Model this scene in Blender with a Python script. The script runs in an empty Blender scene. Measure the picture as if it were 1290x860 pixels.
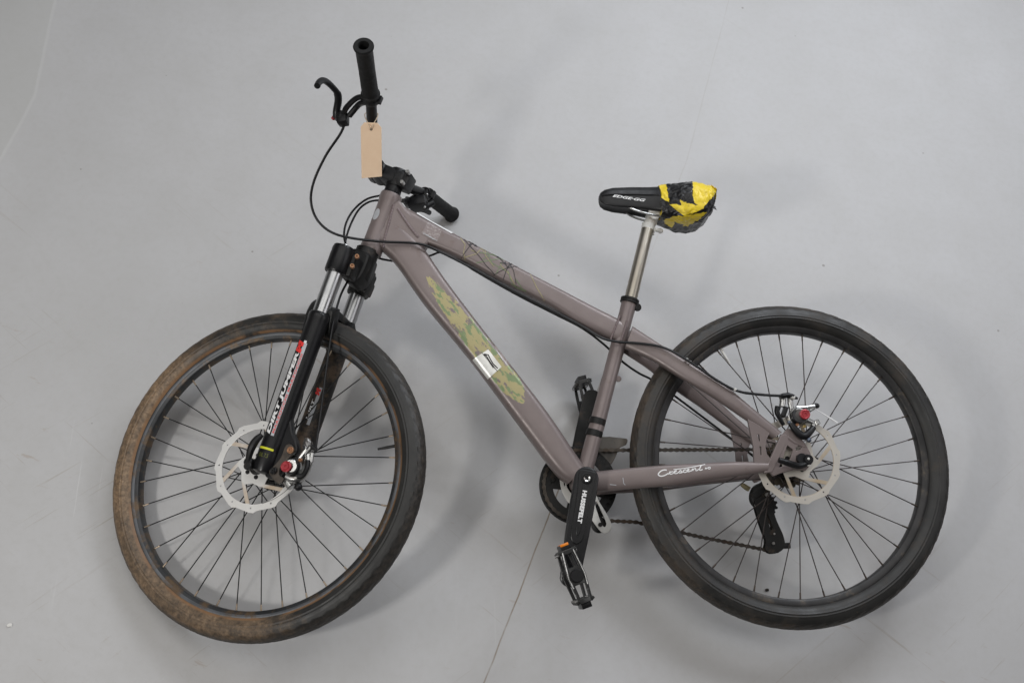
# Bicycle lying on its right side on a grey studio floor, seen from a raised camera.
import bpy, bmesh, math, random
from mathutils import Vector, Matrix, noise
random.seed(7)
SC = bpy.context.scene
COL = SC.collection

# ------------------------------------------------------------------ camera
cam_d = bpy.data.cameras.new('camera')
cam = bpy.data.objects.new('camera', cam_d); COL.objects.link(cam)
cam_d.sensor_width = 36.0
cam_d.lens = 36.0 * 1350.0 / 1290.0
cam_d.clip_end = 60.0
CAM_H = 2.19729
cam.matrix_world = Matrix(((0.978106, -0.208108, 0.0, 0.0),
                           (0.182507, 0.857783, -0.480521, 0.0),
                           (0.1, 0.47, 0.876983, CAM_H), (0, 0, 0, 1)))
SC.camera = cam

# ------------------------------------------------------------------ studio light
world = bpy.data.worlds.new('World'); SC.world = world; world.use_nodes = True
wb = world.node_tree.nodes['Background']
wb.inputs[0].default_value = (1.0, 0.995, 0.98, 1); wb.inputs[1].default_value = 0.03

def area(name, loc, target, size, power, color, sy=None):
    d = bpy.data.lights.new(name, 'AREA'); d.shape = 'RECTANGLE'; d.size = size; d.size_y = sy or size
    d.energy = power; d.color = color
    o = bpy.data.objects.new(name, d); COL.objects.link(o)
    o.location = loc
    o.rotation_euler = (Vector(target) - Vector(loc)).to_track_quat('-Z', 'Y').to_euler()
    return o
area('softbox_back', (1.1, 2.7, 2.0), (0.5, 1.6, 0.0), 0.9, 26.5, (0.90, 0.94, 1.0))
area('softbox_far', (0.0, 2.8, 2.1), (0.2, 1.7, 0.0), 0.9, 15, (0.90, 0.94, 1.0))
area('softbox_left', (-2.0, -0.2, 1.7), (-0.6, 1.0, 0.0), 1.2, 6, (1.0, 0.98, 0.93))
area('softbox_right', (2.9, 1.3, 2.3), (0.2, 1.1, 0.1), 1.5, 14.5, (1.0, 0.975, 1.0))
area('softbox_overhead', (0.1, 1.2, 3.4), (0.1, 1.2, 0.0), 2.0, 21, (1.0, 0.98, 0.95))
area('softbox_side', (-1.6, 1.6, 3.0), (-0.2, 1.2, 0.0), 1.5, 12, (1.0, 0.985, 0.97))
area('lamp_left', (-1.27, -0.57, 2.12), (-0.3, 1.4, 0.3), 0.24, 20, (1.0, 0.98, 0.95))

SC.view_settings.view_transform = 'Standard'
SC.view_settings.look = 'None'
SC.view_settings.exposure = 0.0
SC.view_settings.gamma = 1.0
SC.view_settings.use_curve_mapping = False
SC.render.engine = 'CYCLES'
SC.cycles.use_denoising = True
SC.cycles.max_bounces = 6
SC.cycles.use_adaptive_sampling = True
SC.cycles.adaptive_threshold = 0.012

# ------------------------------------------------------------------ where the bicycle lies
# bicycle frame: origin rear axle, x forward, y to the bike's left, z up the bike
BIKE = Matrix(((-0.974427, 0.012778, -0.224341, 0.616552), (-0.219971, -0.258083, 0.940748, 0.958561),
               (-0.045878, 0.966038, 0.254293, 0.185594), (0, 0, 0, 1)))
# steering frame: origin front axle, y along the axle, z along the fork, turned 18 degrees
STEER = Matrix(((0.886886, 0.28222, -0.365768, 1.07363), (-0.303232, 0.952917, 0.0, 0.002732),
                (0.348546, 0.110912, 0.930706, 0.0), (0, 0, 0, 1)))
V = Vector
I4 = Matrix.Identity(4)

# ------------------------------------------------------------------ mesh helpers
class Geo:
    def __init__(s): s.v = []; s.f = []; s.m = []; s.uv = None
    def add(s, vf, mi=0):
        v, f = vf; o = len(s.v)
        s.v += [tuple(p) for p in v]; s.f += [tuple(i + o for i in q) for q in f]; s.m += [mi] * len(f)
        return s
    def mesh(s, name, mats, angle=35.0):
        me = bpy.data.meshes.new(name)
        me.from_pydata(s.v, [], s.f); me.update()
        for m in (mats if isinstance(mats, (list, tuple)) else [mats]): me.materials.append(m)
        me.polygons.foreach_set('material_index', s.m)
        bm = bmesh.new(); bm.from_mesh(me); bmesh.ops.recalc_face_normals(bm, faces=bm.faces); bm.to_mesh(me); bm.free()
        me.polygons.foreach_set('use_smooth', [True] * len(me.polygons))
        me.set_sharp_from_angle(angle=math.radians(angle))
        return me

def obj(name, geo, mats, parent=None, mat=None, label=None, angle=35.0):
    me = geo.mesh(name, mats, angle) if isinstance(geo, Geo) else geo
    if not isinstance(geo, Geo) and mats is not None and len(me.materials) == 0:
        me.materials.append(mats)
    o = bpy.data.objects.new(name, me); COL.objects.link(o)
    if parent is not None: o.parent = parent
    if mat is not None: o.matrix_basis = mat
    if label: o['label'] = label
    return o

def catmull(pts, n=8):
    P = [V(p) for p in pts]; P = [P[0] * 2 - P[1]] + P + [P[-1] * 2 - P[-2]]; out = []
    for i in range(1, len(P) - 2):
        a, b, c, d = P[i - 1:i + 3]
        for k in range(n):
            t = k / n
            out.append(0.5 * ((2 * b) + (c - a) * t + (2 * a - 5 * b + 4 * c - d) * t * t + (3 * b - a - 3 * c + d) * t ** 3))
    out.append(P[-2]); return out

def perp(d):
    a = V((0, 0, 1)) if abs(d.z) < 0.9 else V((1, 0, 0))
    u = d.cross(a).normalized(); return u, d.cross(u).normalized()

def sweep(path, rad, seg=12, caps=True):
    P = [V(p) for p in path]; n = len(P)
    R = rad if isinstance(rad, (list, tuple)) else [rad] * n
    v = []; f = []; u = None
    for i in range(n):
        d = (P[min(i + 1, n - 1)] - P[max(i - 1, 0)]).normalized()
        if u is None: u, w = perp(d)
        else:
            u = (u - d * u.dot(d)).normalized(); w = d.cross(u)
        for k in range(seg):
            a = 2 * math.pi * k / seg
            v.append(P[i] + (u * math.cos(a) + w * math.sin(a)) * R[i])
    for i in range(n - 1):
        for k in range(seg):
            k2 = (k + 1) % seg
            f.append((i * seg + k, i * seg + k2, (i + 1) * seg + k2, (i + 1) * seg + k))
    if caps:
        f.append(tuple(range(seg))[::-1]); f.append(tuple((n - 1) * seg + k for k in range(seg)))
    return v, f

def cyl(p0, p1, r, seg=16, r2=None, ch=0.0):
    p0, p1 = V(p0), V(p1); d = (p1 - p0).normalized(); r2 = r if r2 is None else r2
    if ch: return sweep([p0, p0 + d * ch, p1 - d * ch, p1], [r - ch, r, r2, r2 - ch], seg)
    return sweep([p0, p1], [r, r2], seg)

def lathe(prof, o, d, seg=48, closed=False):
    o = V(o); d = V(d).normalized(); u, w = perp(d); n = len(prof); v = []; f = []
    for k in range(seg):
        a = 2 * math.pi * k / seg; e = u * math.cos(a) + w * math.sin(a)
        for r, h in prof: v.append(o + d * h + e * r)
    for k in range(seg):
        k2 = (k + 1) % seg
        for i in range(n if closed else n - 1):
            j = (i + 1) % n
            f.append((k * n + i, k * n + j, k2 * n + j, k2 * n + i))
    return v, f

def box(c, half, rot=None, bev=0.0):
    bm = bmesh.new(); bmesh.ops.create_cube(bm, size=2.0)
    bmesh.ops.scale(bm, vec=half, verts=bm.verts)
    if bev: bmesh.ops.bevel(bm, geom=bm.edges[:], offset=bev, segments=2, profile=0.6, affect='EDGES')
    if rot is not None: bmesh.ops.transform(bm, matrix=rot.to_4x4(), verts=bm.verts)
    bmesh.ops.translate(bm, vec=V(c), verts=bm.verts)
    bm.verts.index_update()
    r = ([v.co.copy() for v in bm.verts], [[x.index for x in q.verts] for q in bm.faces]); bm.free(); return r

def sphere(c, r, sub=2, sc=(1, 1, 1)):
    bm = bmesh.new(); bmesh.ops.create_icosphere(bm, subdivisions=sub, radius=r); bm.verts.index_update()
    out = ([V((v.co.x * sc[0], v.co.y * sc[1], v.co.z * sc[2])) + V(c) for v in bm.verts], [[x.index for x in q.verts] for q in bm.faces]); bm.free(); return out

def sup(a, n):
    c, s = math.cos(a), math.sin(a)
    return math.copysign(abs(c) ** (2 / n), c), math.copysign(abs(s) ** (2 / n), s)

class Tube:
    """box-section tube in the bike's plane: stations (top(x,z), bottom(x,z), y, half width, exponent)"""
    def __init__(s, st, n=6):
        s.st = []
        def cm(a, b, c, d, t): return 0.5 * (2 * b + (c - a) * t + (2 * a - 5 * b + 4 * c - d) * t * t + (3 * b - a - 3 * c + d) * t ** 3)
        flat = [(*q[0], *q[1], q[2], q[3], q[4]) for q in st]
        flat = [flat[0]] + flat + [flat[-1]]
        for i in range(1, len(flat) - 2):
            for k in range(n):
                s.st.append([cm(flat[i - 1][j], flat[i][j], flat[i + 1][j], flat[i + 2][j], k / n) for j in range(7)])
        s.st.append(list(flat[-2]))
    def geo(s, seg=36, mirror=1):
        g = Geo(); v = []; f = []; n = len(s.st); uv = []; L = 0; pc = None
        for q in s.st:
            c = V(((q[0] + q[2]) / 2, mirror * q[4], (q[1] + q[3]) / 2)); h = V(((q[0] - q[2]) / 2, 0, (q[1] - q[3]) / 2))
            if pc is not None: L += (c - pc).length
            pc = c
            for k in range(seg):
                x, z = sup(2 * math.pi * k / seg, q[6])
                v.append(c + V((0, x * q[5], 0)) + h * z); uv.append((L, z * h.length))
        for i in range(n - 1):
            for k in range(seg):
                k2 = (k + 1) % seg
                f.append((i * seg + k, i * seg + k2, (i + 1) * seg + k2, (i + 1) * seg + k))
        f.append(tuple(range(seg))); f.append(tuple((n - 1) * seg + k for k in range(seg)))
        g.add((v, f)); s.uvs = uv; return g
    def on(s, x, z, off=0.0005):
        """point on the left face of the tube above (x, z)"""
        best = None
        for i in range(len(s.st) - 1):
            a, b = s.st[i], s.st[i + 1]
            ca = V(((a[0] + a[2]) / 2, (a[1] + a[3]) / 2)); cb = V(((b[0] + b[2]) / 2, (b[1] + b[3]) / 2)); d = cb - ca
            t = (V((x, z)) - ca).dot(d) / d.dot(d)
            e = abs(t - 0.5)
            if best is None or e < best[0]: best = (e, i, min(1, max(0, t)))
        _, i, t = best; q = [s.st[i][j] * (1 - t) + s.st[i + 1][j] * t for j in range(7)]
        c = V(((q[0] + q[2]) / 2, (q[1] + q[3]) / 2)); h = V(((q[0] - q[2]) / 2, (q[1] - q[3]) / 2))
        k0 = (V((x, z)) - c).dot(h) / h.dot(h); k = max(-0.95, min(0.95, k0)); x += h.x * (k - k0); z += h.y * (k - k0)
        y = q[5] * (1 - abs(k) ** q[6]) ** (1 / q[6])
        # small outward push along the face normal
        nz = abs(k) ** (q[6] - 1) * math.copysign(1, k) / max(h.length, 1e-6); ny = (y / q[5]) ** (q[6] - 1) / q[5]
        nn = V((ny, nz)).normalized(); hd = h.normalized()
        return V((x + hd.x * nn.y * off, q[4] + y + nn.x * off, z + hd.y * nn.y * off))

def set_uv(me, uvs):
    lay = me.uv_layers.new(name='UVMap')
    for l in me.loops: lay.data[l.index].uv = uvs[l.vertex_index]

def plate(outer, holes, thick, frame, bevel=0.0006):
    """flat plate from 2D outlines; frame maps (u, v, w) to space, thickness along w"""
    cu = bpy.data.curves.new('plate', 'CURVE'); cu.dimensions = '2D'; cu.fill_mode = 'BOTH'
    cu.extrude = max(thick / 2 - bevel, 1e-5); cu.bevel_depth = bevel; cu.bevel_resolution = 1
    for loop in [outer] + list(holes):
        sp = cu.splines.new('POLY'); sp.points.add(len(loop) - 1); sp.use_cyclic_u = True
        for p, q in zip(sp.points, loop): p.co = (q[0], q[1], 0, 1)
    o = bpy.data.objects.new('plate', cu); me = bpy.data.meshes.new_from_object(o)
    r = ([frame @ v.co for v in me.vertices], [tuple(p.vertices) for p in me.polygons])
    bpy.data.objects.remove(o); bpy.data.meshes.remove(me); bpy.data.curves.remove(cu)
    return r

XZ = lambda y: Matrix(((1, 0, 0, 0), (0, 0, -1, y), (0, 1, 0, 0), (0, 0, 0, 1)))   # plate in the bike's plane at lateral y

def smooth_loop(pts, n=5):
    P = [V((*p, 0)) for p in pts]; m = len(P); out = []
    for i in range(m):
        a, b, c, d = P[i - 1], P[i], P[(i + 1) % m], P[(i + 2) % m]
        for k in range(n):
            t = k / n; q = 0.5 * ((2 * b) + (c - a) * t + (2 * a - 5 * b + 4 * c - d) * t * t + (3 * b - a - 3 * c + d) * t ** 3)
            out.append((q.x, q.y))
    return out

def arc(r, a0, a1, n, c=(0, 0)):
    return [(c[0] + r * math.cos(math.radians(a0 + (a1 - a0) * i / n)), c[1] + r * math.sin(math.radians(a0 + (a1 - a0) * i / n))) for i in range(n + 1)]

def text_geo(body, w, h, fn, slices=5, shear=0.0, bold=0.012, space=1.0):
    """lettering laid on a surface: fn(u, v) gives the point, u along 0..w, v across 0..h"""
    cu = bpy.data.curves.new('text', 'FONT'); cu.body = body; cu.shear = shear; cu.offset = bold; cu.space_character = space
    cu.resolution_u = 3
    o = bpy.data.objects.new('text', cu); COL.objects.link(o)
    dg = bpy.context.evaluated_depsgraph_get(); dg.update()
    me = bpy.data.meshes.new_from_object(o.evaluated_get(dg))
    bm = bmesh.new(); bm.from_mesh(me)
    xs = [v.co.x for v in bm.verts]; ys = [v.co.y for v in bm.verts]
    x0, x1, y0, y1 = min(xs), max(xs), min(ys), max(ys)
    for v in bm.verts: v.co = V(((v.co.x - x0) / (x1 - x0) * w, (v.co.y - y0) / (y1 - y0) * h, 0))
    for k in range(1, slices):
        bmesh.ops.bisect_plane(bm, geom=bm.verts[:] + bm.edges[:] + bm.faces[:], plane_co=(0, h * k / slices, 0), plane_no=(0, 1, 0))
    bmesh.ops.triangulate(bm, faces=bm.faces[:])
    bm.verts.index_update()
    r = ([fn(v.co.x, v.co.y) for v in bm.verts], [tuple(x.index for x in q.verts) for q in bm.faces])
    bm.free(); bpy.data.objects.remove(o); bpy.data.meshes.remove(me); bpy.data.curves.remove(cu)
    return r

def patch(c00, c10, c11, c01, fn, n=8):
    """sticker: bilinear patch of four (a, b) corners laid on fn(a, b)"""
    v = []; f = []
    for i in range(n + 1):
        for j in range(n + 1):
            s, t = i / n, j / n
            a = [(c00[k] * (1 - s) + c10[k] * s) * (1 - t) + (c01[k] * (1 - s) + c11[k] * s) * t for k in (0, 1)]
            v.append(fn(*a))
    for i in range(n):
        for j in range(n):
            f.append((i * (n + 1) + j, (i + 1) * (n + 1) + j, (i + 1) * (n + 1) + j + 1, i * (n + 1) + j + 1))
    return v, f

def stroke(pts, wd, fn, sub=4):
    """thin flat stroke along 2D points on fn(a, b); wd width or list"""
    P = []
    for i in range(len(pts) - 1):
        for k in range(sub):
            t = k / sub; P.append((pts[i][0] * (1 - t) + pts[i + 1][0] * t, pts[i][1] * (1 - t) + pts[i + 1][1] * t))
    P.append(tuple(pts[-1])); n = len(P); v = []; f = []
    for i in range(n):
        d = V(P[min(i + 1, n - 1)]) - V(P[max(i - 1, 0)]); d.normalize(); nn = V((-d.y, d.x))
        w = wd if not isinstance(wd, (list, tuple)) else wd[0] + (wd[1] - wd[0]) * i / (n - 1)
        for s in (-0.5, 0.5): v.append(fn(P[i][0] + nn.x * w * s, P[i][1] + nn.y * w * s))
    for i in range(n - 1): f.append((2 * i, 2 * i + 1, 2 * i + 3, 2 * i + 2))
    return v, f

# ------------------------------------------------------------------ materials
def srgb(r, g, b):
    f = lambda c: (c / 255 / 12.92) if c / 255 <= 0.04045 else ((c / 255 + 0.055) / 1.055) ** 2.4
    return (f(r), f(g), f(b), 1)

class MatB:
    def __init__(s, name):
        s.m = bpy.data.materials.new(name); s.m.use_nodes = True; s.t = s.m.node_tree
        s.b = s.t.nodes['Principled BSDF']; s.x = 0
    def n(s, kind, **kw):
        q = s.t.nodes.new(kind)
        for k, v in kw.items():
            if k.startswith('i_'):
                key = k[2:]; key = int(key) if key.isdigit() else key.replace('_', ' ')
                q.inputs[key].default_value = v
            else: setattr(q, k, v)
        return q
    def l(s, a, b): s.t.links.new(a, b)
    def obco(s): return s.n('ShaderNodeTexCoord').outputs['Object']
    def noise(s, scale, detail=4, rough=0.55, co=None, sc=None):
        q = s.n('ShaderNodeTexNoise'); q.inputs['Scale'].default_value = scale; q.inputs['Detail'].default_value = detail; q.inputs['Roughness'].default_value = rough
        co = co or s.obco()
        if sc:
            mp = s.n('ShaderNodeMapping'); mp.inputs['Scale'].default_value = sc; s.l(co, mp.inputs[0]); co = mp.outputs[0]
        s.l(co, q.inputs['Vector']); return q.outputs['Fac']
    def ramp(s, fac, a, b, lo=0.0, hi=1.0):
        q = s.n('ShaderNodeMapRange'); q.inputs['From Min'].default_value = a; q.inputs['From Max'].default_value = b
        q.inputs['To Min'].default_value = lo; q.inputs['To Max'].default_value = hi; s.l(fac, q.inputs['Value']); return q.outputs[0]
    def math(s, op, a, b=None):
        q = s.n('ShaderNodeMath', operation=op)
        for i, v in enumerate((a, b)):
            if v is None: continue
            if isinstance(v, (int, float)): q.inputs[i].default_value = v
            else: s.l(v, q.inputs[i])
        return q.outputs[0]
    def mix(s, fac, a, b):
        q = s.n('ShaderNodeMix', data_type='RGBA')
        for i, v in ((0, fac), (6, a), (7, b)):
            if isinstance(v, (int, float, tuple)): q.inputs[i].default_value = v
            else: s.l(v, q.inputs[i])
        return q.outputs[2]
    def bump(s, h, strength=0.2, dist=0.001):
        q = s.n('ShaderNodeBump'); q.inputs['Strength'].default_value = strength; q.inputs['Distance'].default_value = dist
        s.l(h, q.inputs['Height']); s.l(q.outputs[0], s.b.inputs['Normal'])
    def col(s, c): 
        if isinstance(c, tuple): s.b.inputs['Base Color'].default_value = c
        else: s.l(c, s.b.inputs['Base Color'])
    def set(s, **kw):
        for k, v in kw.items():
            i = s.b.inputs[k.replace('_', ' ')]
            if isinstance(v, (int, float, tuple)): i.default_value = v
            else: s.l(v, i)

def plain(name, c, rough=0.5, metal=0.0, var=0.12, nscale=60, dirt=None, dirt_amt=0.55, bump=0.05, coat=0.0, spec=0.5):
    M = MatB(name); nz = M.noise(nscale, 5)
    c2 = tuple(max(0, x * (1 - var)) for x in c[:3]) + (1,); c1 = tuple(min(1, x * (1 + var)) for x in c[:3]) + (1,)
    k = M.mix(M.ramp(nz, 0.3, 0.7), c2, c1)
    if dirt:
        dn = M.noise(22, 8, 0.7)
        k = M.mix(M.ramp(dn, dirt_amt, dirt_amt + 0.12), k, dirt)
    M.col(k); M.set(Roughness=M.ramp(M.noise(nscale * 0.6, 6), 0.25, 0.75, max(0.05, rough - 0.1), min(1, rough + 0.12)), Metallic=metal)
    M.set(Specular_IOR_Level=spec)
    if coat: M.set(Coat_Weight=coat, Coat_Roughness=0.15)
    if bump: M.bump(M.noise(nscale * 6, 4), bump, 0.0006)
    return M.m

MUD = srgb(120, 92, 66)
BLACK = plain('black_anodised', (0.008, 0.008, 0.009, 1), 0.38, 0.0, 0.25, 40, spec=0.35)
SATIN = plain('black_satin_paint', (0.007, 0.007, 0.008, 1), 0.34, 0.0, 0.2, 30, bump=0.02, spec=0.34)
DIRTYBLACK = plain('dirty_black', (0.008, 0.008, 0.008, 1), 0.5, 0.0, 0.3, 50, (0.05, 0.035, 0.024, 1), 0.57, spec=0.35)
MUDBLACK = plain('muddy_black', (0.014, 0.013, 0.012, 1), 0.6, 0.0, 0.3, 50, (0.11, 0.075, 0.048, 1), 0.46)
RUBBER = plain('grip_rubber', (0.008, 0.008, 0.008, 1), 0.6, 0.0, 0.2, 200, bump=0.12, spec=0.3)
CABLE = plain('cable_housing', (0.008, 0.008, 0.009, 1), 0.4, 0.0, 0.2, 80, bump=0, spec=0.35)
CHROME = plain('chrome_stanchion', (0.40, 0.405, 0.41, 1), 0.3, 1.0, 0.04, 30, bump=0.0)
SILVER = plain('cast_silver', (0.52, 0.52, 0.51, 1), 0.32, 1.0, 0.1, 80, (0.16, 0.12, 0.09, 1), 0.6)
WHITEMETAL = plain('white_alloy', (0.62, 0.61, 0.58, 1), 0.42, 0.0, 0.06, 60, (0.32, 0.24, 0.16, 1), 0.6)
STEEL = plain('brushed_steel', (0.72, 0.71, 0.69, 1), 0.34, 0.35, 0.05, 45, (0.60, 0.50, 0.37, 1), 0.60)
STEEL_OLD = plain('tarnished_steel', (0.66, 0.63, 0.57, 1), 0.42, 0.3, 0.08, 45, (0.44, 0.34, 0.23, 1), 0.57)
BOLT = plain('bolt_steel', (0.35, 0.34, 0.33, 1), 0.35, 0.9, 0.15, 90)
BRONZE = plain('rusty_bolt', (0.34, 0.18, 0.10, 1), 0.5, 0.6, 0.3, 120)
RED = plain('red_knob', (0.36, 0.035, 0.045, 1), 0.4, 0.3, 0.15, 120)
WHITE = plain('white_print', (0.80, 0.80, 0.80, 1), 0.5, 0, 0.03, 60, bump=0)
REDPRINT = plain('red_print', (0.72, 0.035, 0.03, 1), 0.5, 0, 0.05, 60, bump=0)
PINKPRINT = plain('faded_red_print', (0.62, 0.13, 0.13, 1), 0.5, 0, 0.05, 60, bump=0)
GREYPRINT = plain('grey_print', (0.42, 0.43, 0.45, 1), 0.5, 0, 0.1, 60, bump=0)
YELLOWPRINT = plain('yellow_print', (0.62, 0.62, 0.03, 1), 0.5, 0, 0.05, 60, bump=0)
DARKYEL = plain('worn_yellow_print', (0.09, 0.10, 0.012, 1), 0.5, 0, 0.3, 160, bump=0)
OLIVE = plain('olive_print', (0.30, 0.265, 0.15, 1), 0.5, 0, 0.15, 90, bump=0)
GREENPRINT = plain('green_print', (0.16, 0.205, 0.115, 1), 0.5, 0, 0.15, 90, bump=0)
BLACKPRINT = plain('black_print', (0.02, 0.018, 0.02, 1), 0.5, 0, 0.1, 90, bump=0)
ORANGE = plain('orange_reflector', (0.80, 0.24, 0.02, 1), 0.25, 0, 0.1, 150, bump=0.1)
POST = None

def paint_material(name, print_len=None):
    """satin taupe frame paint with scuffs; the down tube also carries the camouflage print"""
    M = MatB(name); co = M.obco()
    base = M.mix(M.ramp(M.noise(9, 5, 0.6, co), 0.3, 0.7), srgb(117, 106, 104), srgb(126, 115, 113))
    scr = M.noise(60, 6, 0.75, co, (1, 1, 0.35))
    base = M.mix(M.ramp(scr, 0.68, 0.72), base, srgb(158, 148, 146))
    dr = M.noise(30, 8, 0.7, co)
    base = M.mix(M.ramp(dr, 0.60, 0.72, 0, 0.5), base, srgb(98, 80, 68))
    if print_len:
        u0, u1, vmid, vh = print_len
        uv = M.n('ShaderNodeUVMap').outputs[0]
        sep = M.n('ShaderNodeSeparateXYZ'); M.l(uv, sep.inputs[0]); U, Vv = sep.outputs[0], sep.outputs[1]
        t = M.ramp(U, u0, u1)
        # leaf-shaped envelope with streaky edges
        env = M.math('MULTIPLY', M.math('POWER', M.math('MULTIPLY', M.ramp(t, 0, 0.42), M.ramp(t, 1.0, 0.86)), 0.55), vh)
        wob = M.noise(80, 7, 0.7, uv, (0.4, 1.4, 1))
        vv = M.math('ABSOLUTE', M.math('SUBTRACT', Vv, M.math('ADD', vmid, M.math('MULTIPLY', M.math('SUBTRACT', wob, 0.5), 0.012))))
        inside = M.math('MULTIPLY', M.math('MULTIPLY', M.math('GREATER_THAN', t, 0.002), M.math('LESS_THAN', t, 0.998)), M.ramp(M.math('SUBTRACT', M.math('ADD', env, M.math('MULTIPLY', M.math('SUBTRACT', wob, 0.5), 0.026)), vv), 0.0, 0.0006))
        yel = M.ramp(M.noise(66, 3, 0.6, uv, (0.42, 1.15, 1)), 0.395, 0.435)
        grn = M.ramp(M.noise(70, 3, 0.6, uv, (0.42, 1.1, 2)), 0.535, 0.575)
        base = M.mix(M.math('MULTIPLY', inside, yel), base, srgb(164, 155, 113))
        base = M.mix(M.math('MULTIPLY', inside, grn), base, srgb(120, 136, 98))
    M.col(base); M.set(Roughness=M.ramp(M.noise(40, 5, 0.6, co), 0.3, 0.7, 0.30, 0.46), Metallic=0.2)
    M.bump(M.noise(900, 2, 0.5, co), 0.05, 0.0003)
    return M.m
PAINT = paint_material('taupe_frame_paint')
WELDM = plain('painted_weld', srgb(116, 102, 102), 0.45, 0.1, 0.08, 300, bump=0.4)

# ------------------------------------------------------------------ the studio floor
def floor_material():
    M = MatB('grey_studio_floor'); co = M.obco()
    base = M.mix(M.ramp(M.noise(1.3, 4, 0.5, co), 0.3, 0.7), (0.478, 0.475, 0.476, 1), (0.506, 0.503, 0.506, 1))
    base = M.mix(M.ramp(M.noise(7, 6, 0.6, co), 0.35, 0.75, 0, 0.7), base, (0.455, 0.450, 0.444, 1))
    base = M.mix(M.ramp(M.noise(55, 6, 0.7, co), 0.45, 0.8, 0, 0.5), base, (0.43, 0.422, 0.412, 1))
    fs = M.n('ShaderNodeSeparateXYZ'); M.l(co, fs.inputs[0]); FY = fs.outputs[1]
    # fine scuffs and drag marks: stretched noise in several directions, kept to patches
    for sc, rot, thr, cc, amt in (((2.2, 75, 1), 0.5, 0.63, (0.33, 0.285, 0.245, 1), .65), ((4, 110, 1), -0.9, 0.635, (0.35, 0.315, 0.28, 1), .6), ((1.6, 60, 1), 1.35, 0.645, (0.60, 0.60, 0.60, 1), .5), ((3, 130, 1), 2.3, 0.635, (0.34, 0.30, 0.26, 1), .55), ((12, 60, 1), .1, 0.645, (0.36, 0.29, 0.24, 1), .6)):
        mr = M.n('ShaderNodeMapping'); mr.inputs['Rotation'].default_value = (0, 0, rot); mr.inputs['Location'].default_value = (rot * 3.1, rot, 0); M.l(co, mr.inputs[0])
        mp = M.n('ShaderNodeMapping'); mp.inputs['Scale'].default_value = sc; M.l(mr.outputs[0], mp.inputs[0])
        s = M.noise(1.0, 6, 0.62, mp.outputs[0]); pm = M.math('MULTIPLY', M.ramp(M.noise(2.2 + rot * .3, 4, 0.55, co), 0.48, 0.68), M.ramp(FY, 0.9, 1.7, 1.0, 0.12))
        base = M.mix(M.math('MULTIPLY', M.math('MULTIPLY', M.ramp(s, thr, thr + 0.03), pm), amt), base, cc)
    # small specks of grit
    vo = M.n('ShaderNodeTexVoronoi'); vo.inputs['Scale'].default_value = 11.0; M.l(co, vo.inputs['Vector'])
    spn = M.n('ShaderNodeSeparateColor'); M.l(vo.outputs['Color'], spn.inputs[0])
    sp = M.math('LESS_THAN', vo.outputs['Distance'], M.math('MULTIPLY', M.math('MAXIMUM', M.math('SUBTRACT', spn.outputs[0], .45), 0.0), 0.085))
    base = M.mix(M.math('MULTIPLY', sp, 0.6), base, (0.20, 0.18, 0.16, 1))
    # joint between two sheets of floor covering, and the edge of the sheet on the left
    sx = M.n('ShaderNodeSeparateXYZ'); M.l(co, sx.inputs[0]); X, Y = sx.outputs[0], sx.outputs[1]
    jx = M.math('ADD', M.math('MULTIPLY', M.math('SUBTRACT', Y, 0.432), 0.1862), 0.087)
    bend = M.math('MULTIPLY', M.math('MAXIMUM', M.math('SUBTRACT', Y, 1.85), 0.0), -0.09)
    wig = M.math('MULTIPLY', M.math('SUBTRACT', M.noise(9, 3, 0.6, co), 0.5), 0.006)
    d = M.math('ABSOLUTE', M.math('SUBTRACT', X, M.math('ADD', M.math('ADD', jx, bend), wig)))
    vis = M.math('MULTIPLY', M.ramp(d, 0.0008, 0.0022, 1, 0), M.math('MULTIPLY', M.ramp(Y, 0.9, 1.5, 0.95, 0.15), M.ramp(M.noise(14, 4, 0.6, co), 0.3, 0.55, 0.45, 1)))
    base = M.mix(vis, base, (0.25, 0.205, 0.16, 1))
    ex = M.math('SUBTRACT', M.math('ADD', X, M.math('MULTIPLY', M.math('MAXIMUM', M.math('SUBTRACT', Y, 1.6), 0.0), 0.22)), -1.302)
    ew = M.math('ADD', ex, M.math('MULTIPLY', wig, 2.0))
    lip = M.math('MULTIPLY', M.ramp(M.math('ABSOLUTE', ew), 0.002, 0.006, 1, 0), 0.3)
    base = M.mix(lip, base, (0.58, 0.58, 0.565, 1))
    base = M.mix(M.math('MULTIPLY', M.math('LESS_THAN', ew, -0.003), 0.35), base, (0.44, 0.44, 0.42, 1))
    M.col(base)
    M.set(Roughness=M.ramp(M.noise(3, 5, 0.6, co), 0.3, 0.7, 0.5, 0.66), Specular_IOR_Level=0.3)
    M.bump(M.math('ADD', M.noise(160, 3, 0.6, co), M.math('MULTIPLY', vis, -1.5)), 0.06, 0.001)
    return M.m
FLOOR = floor_material()

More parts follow.
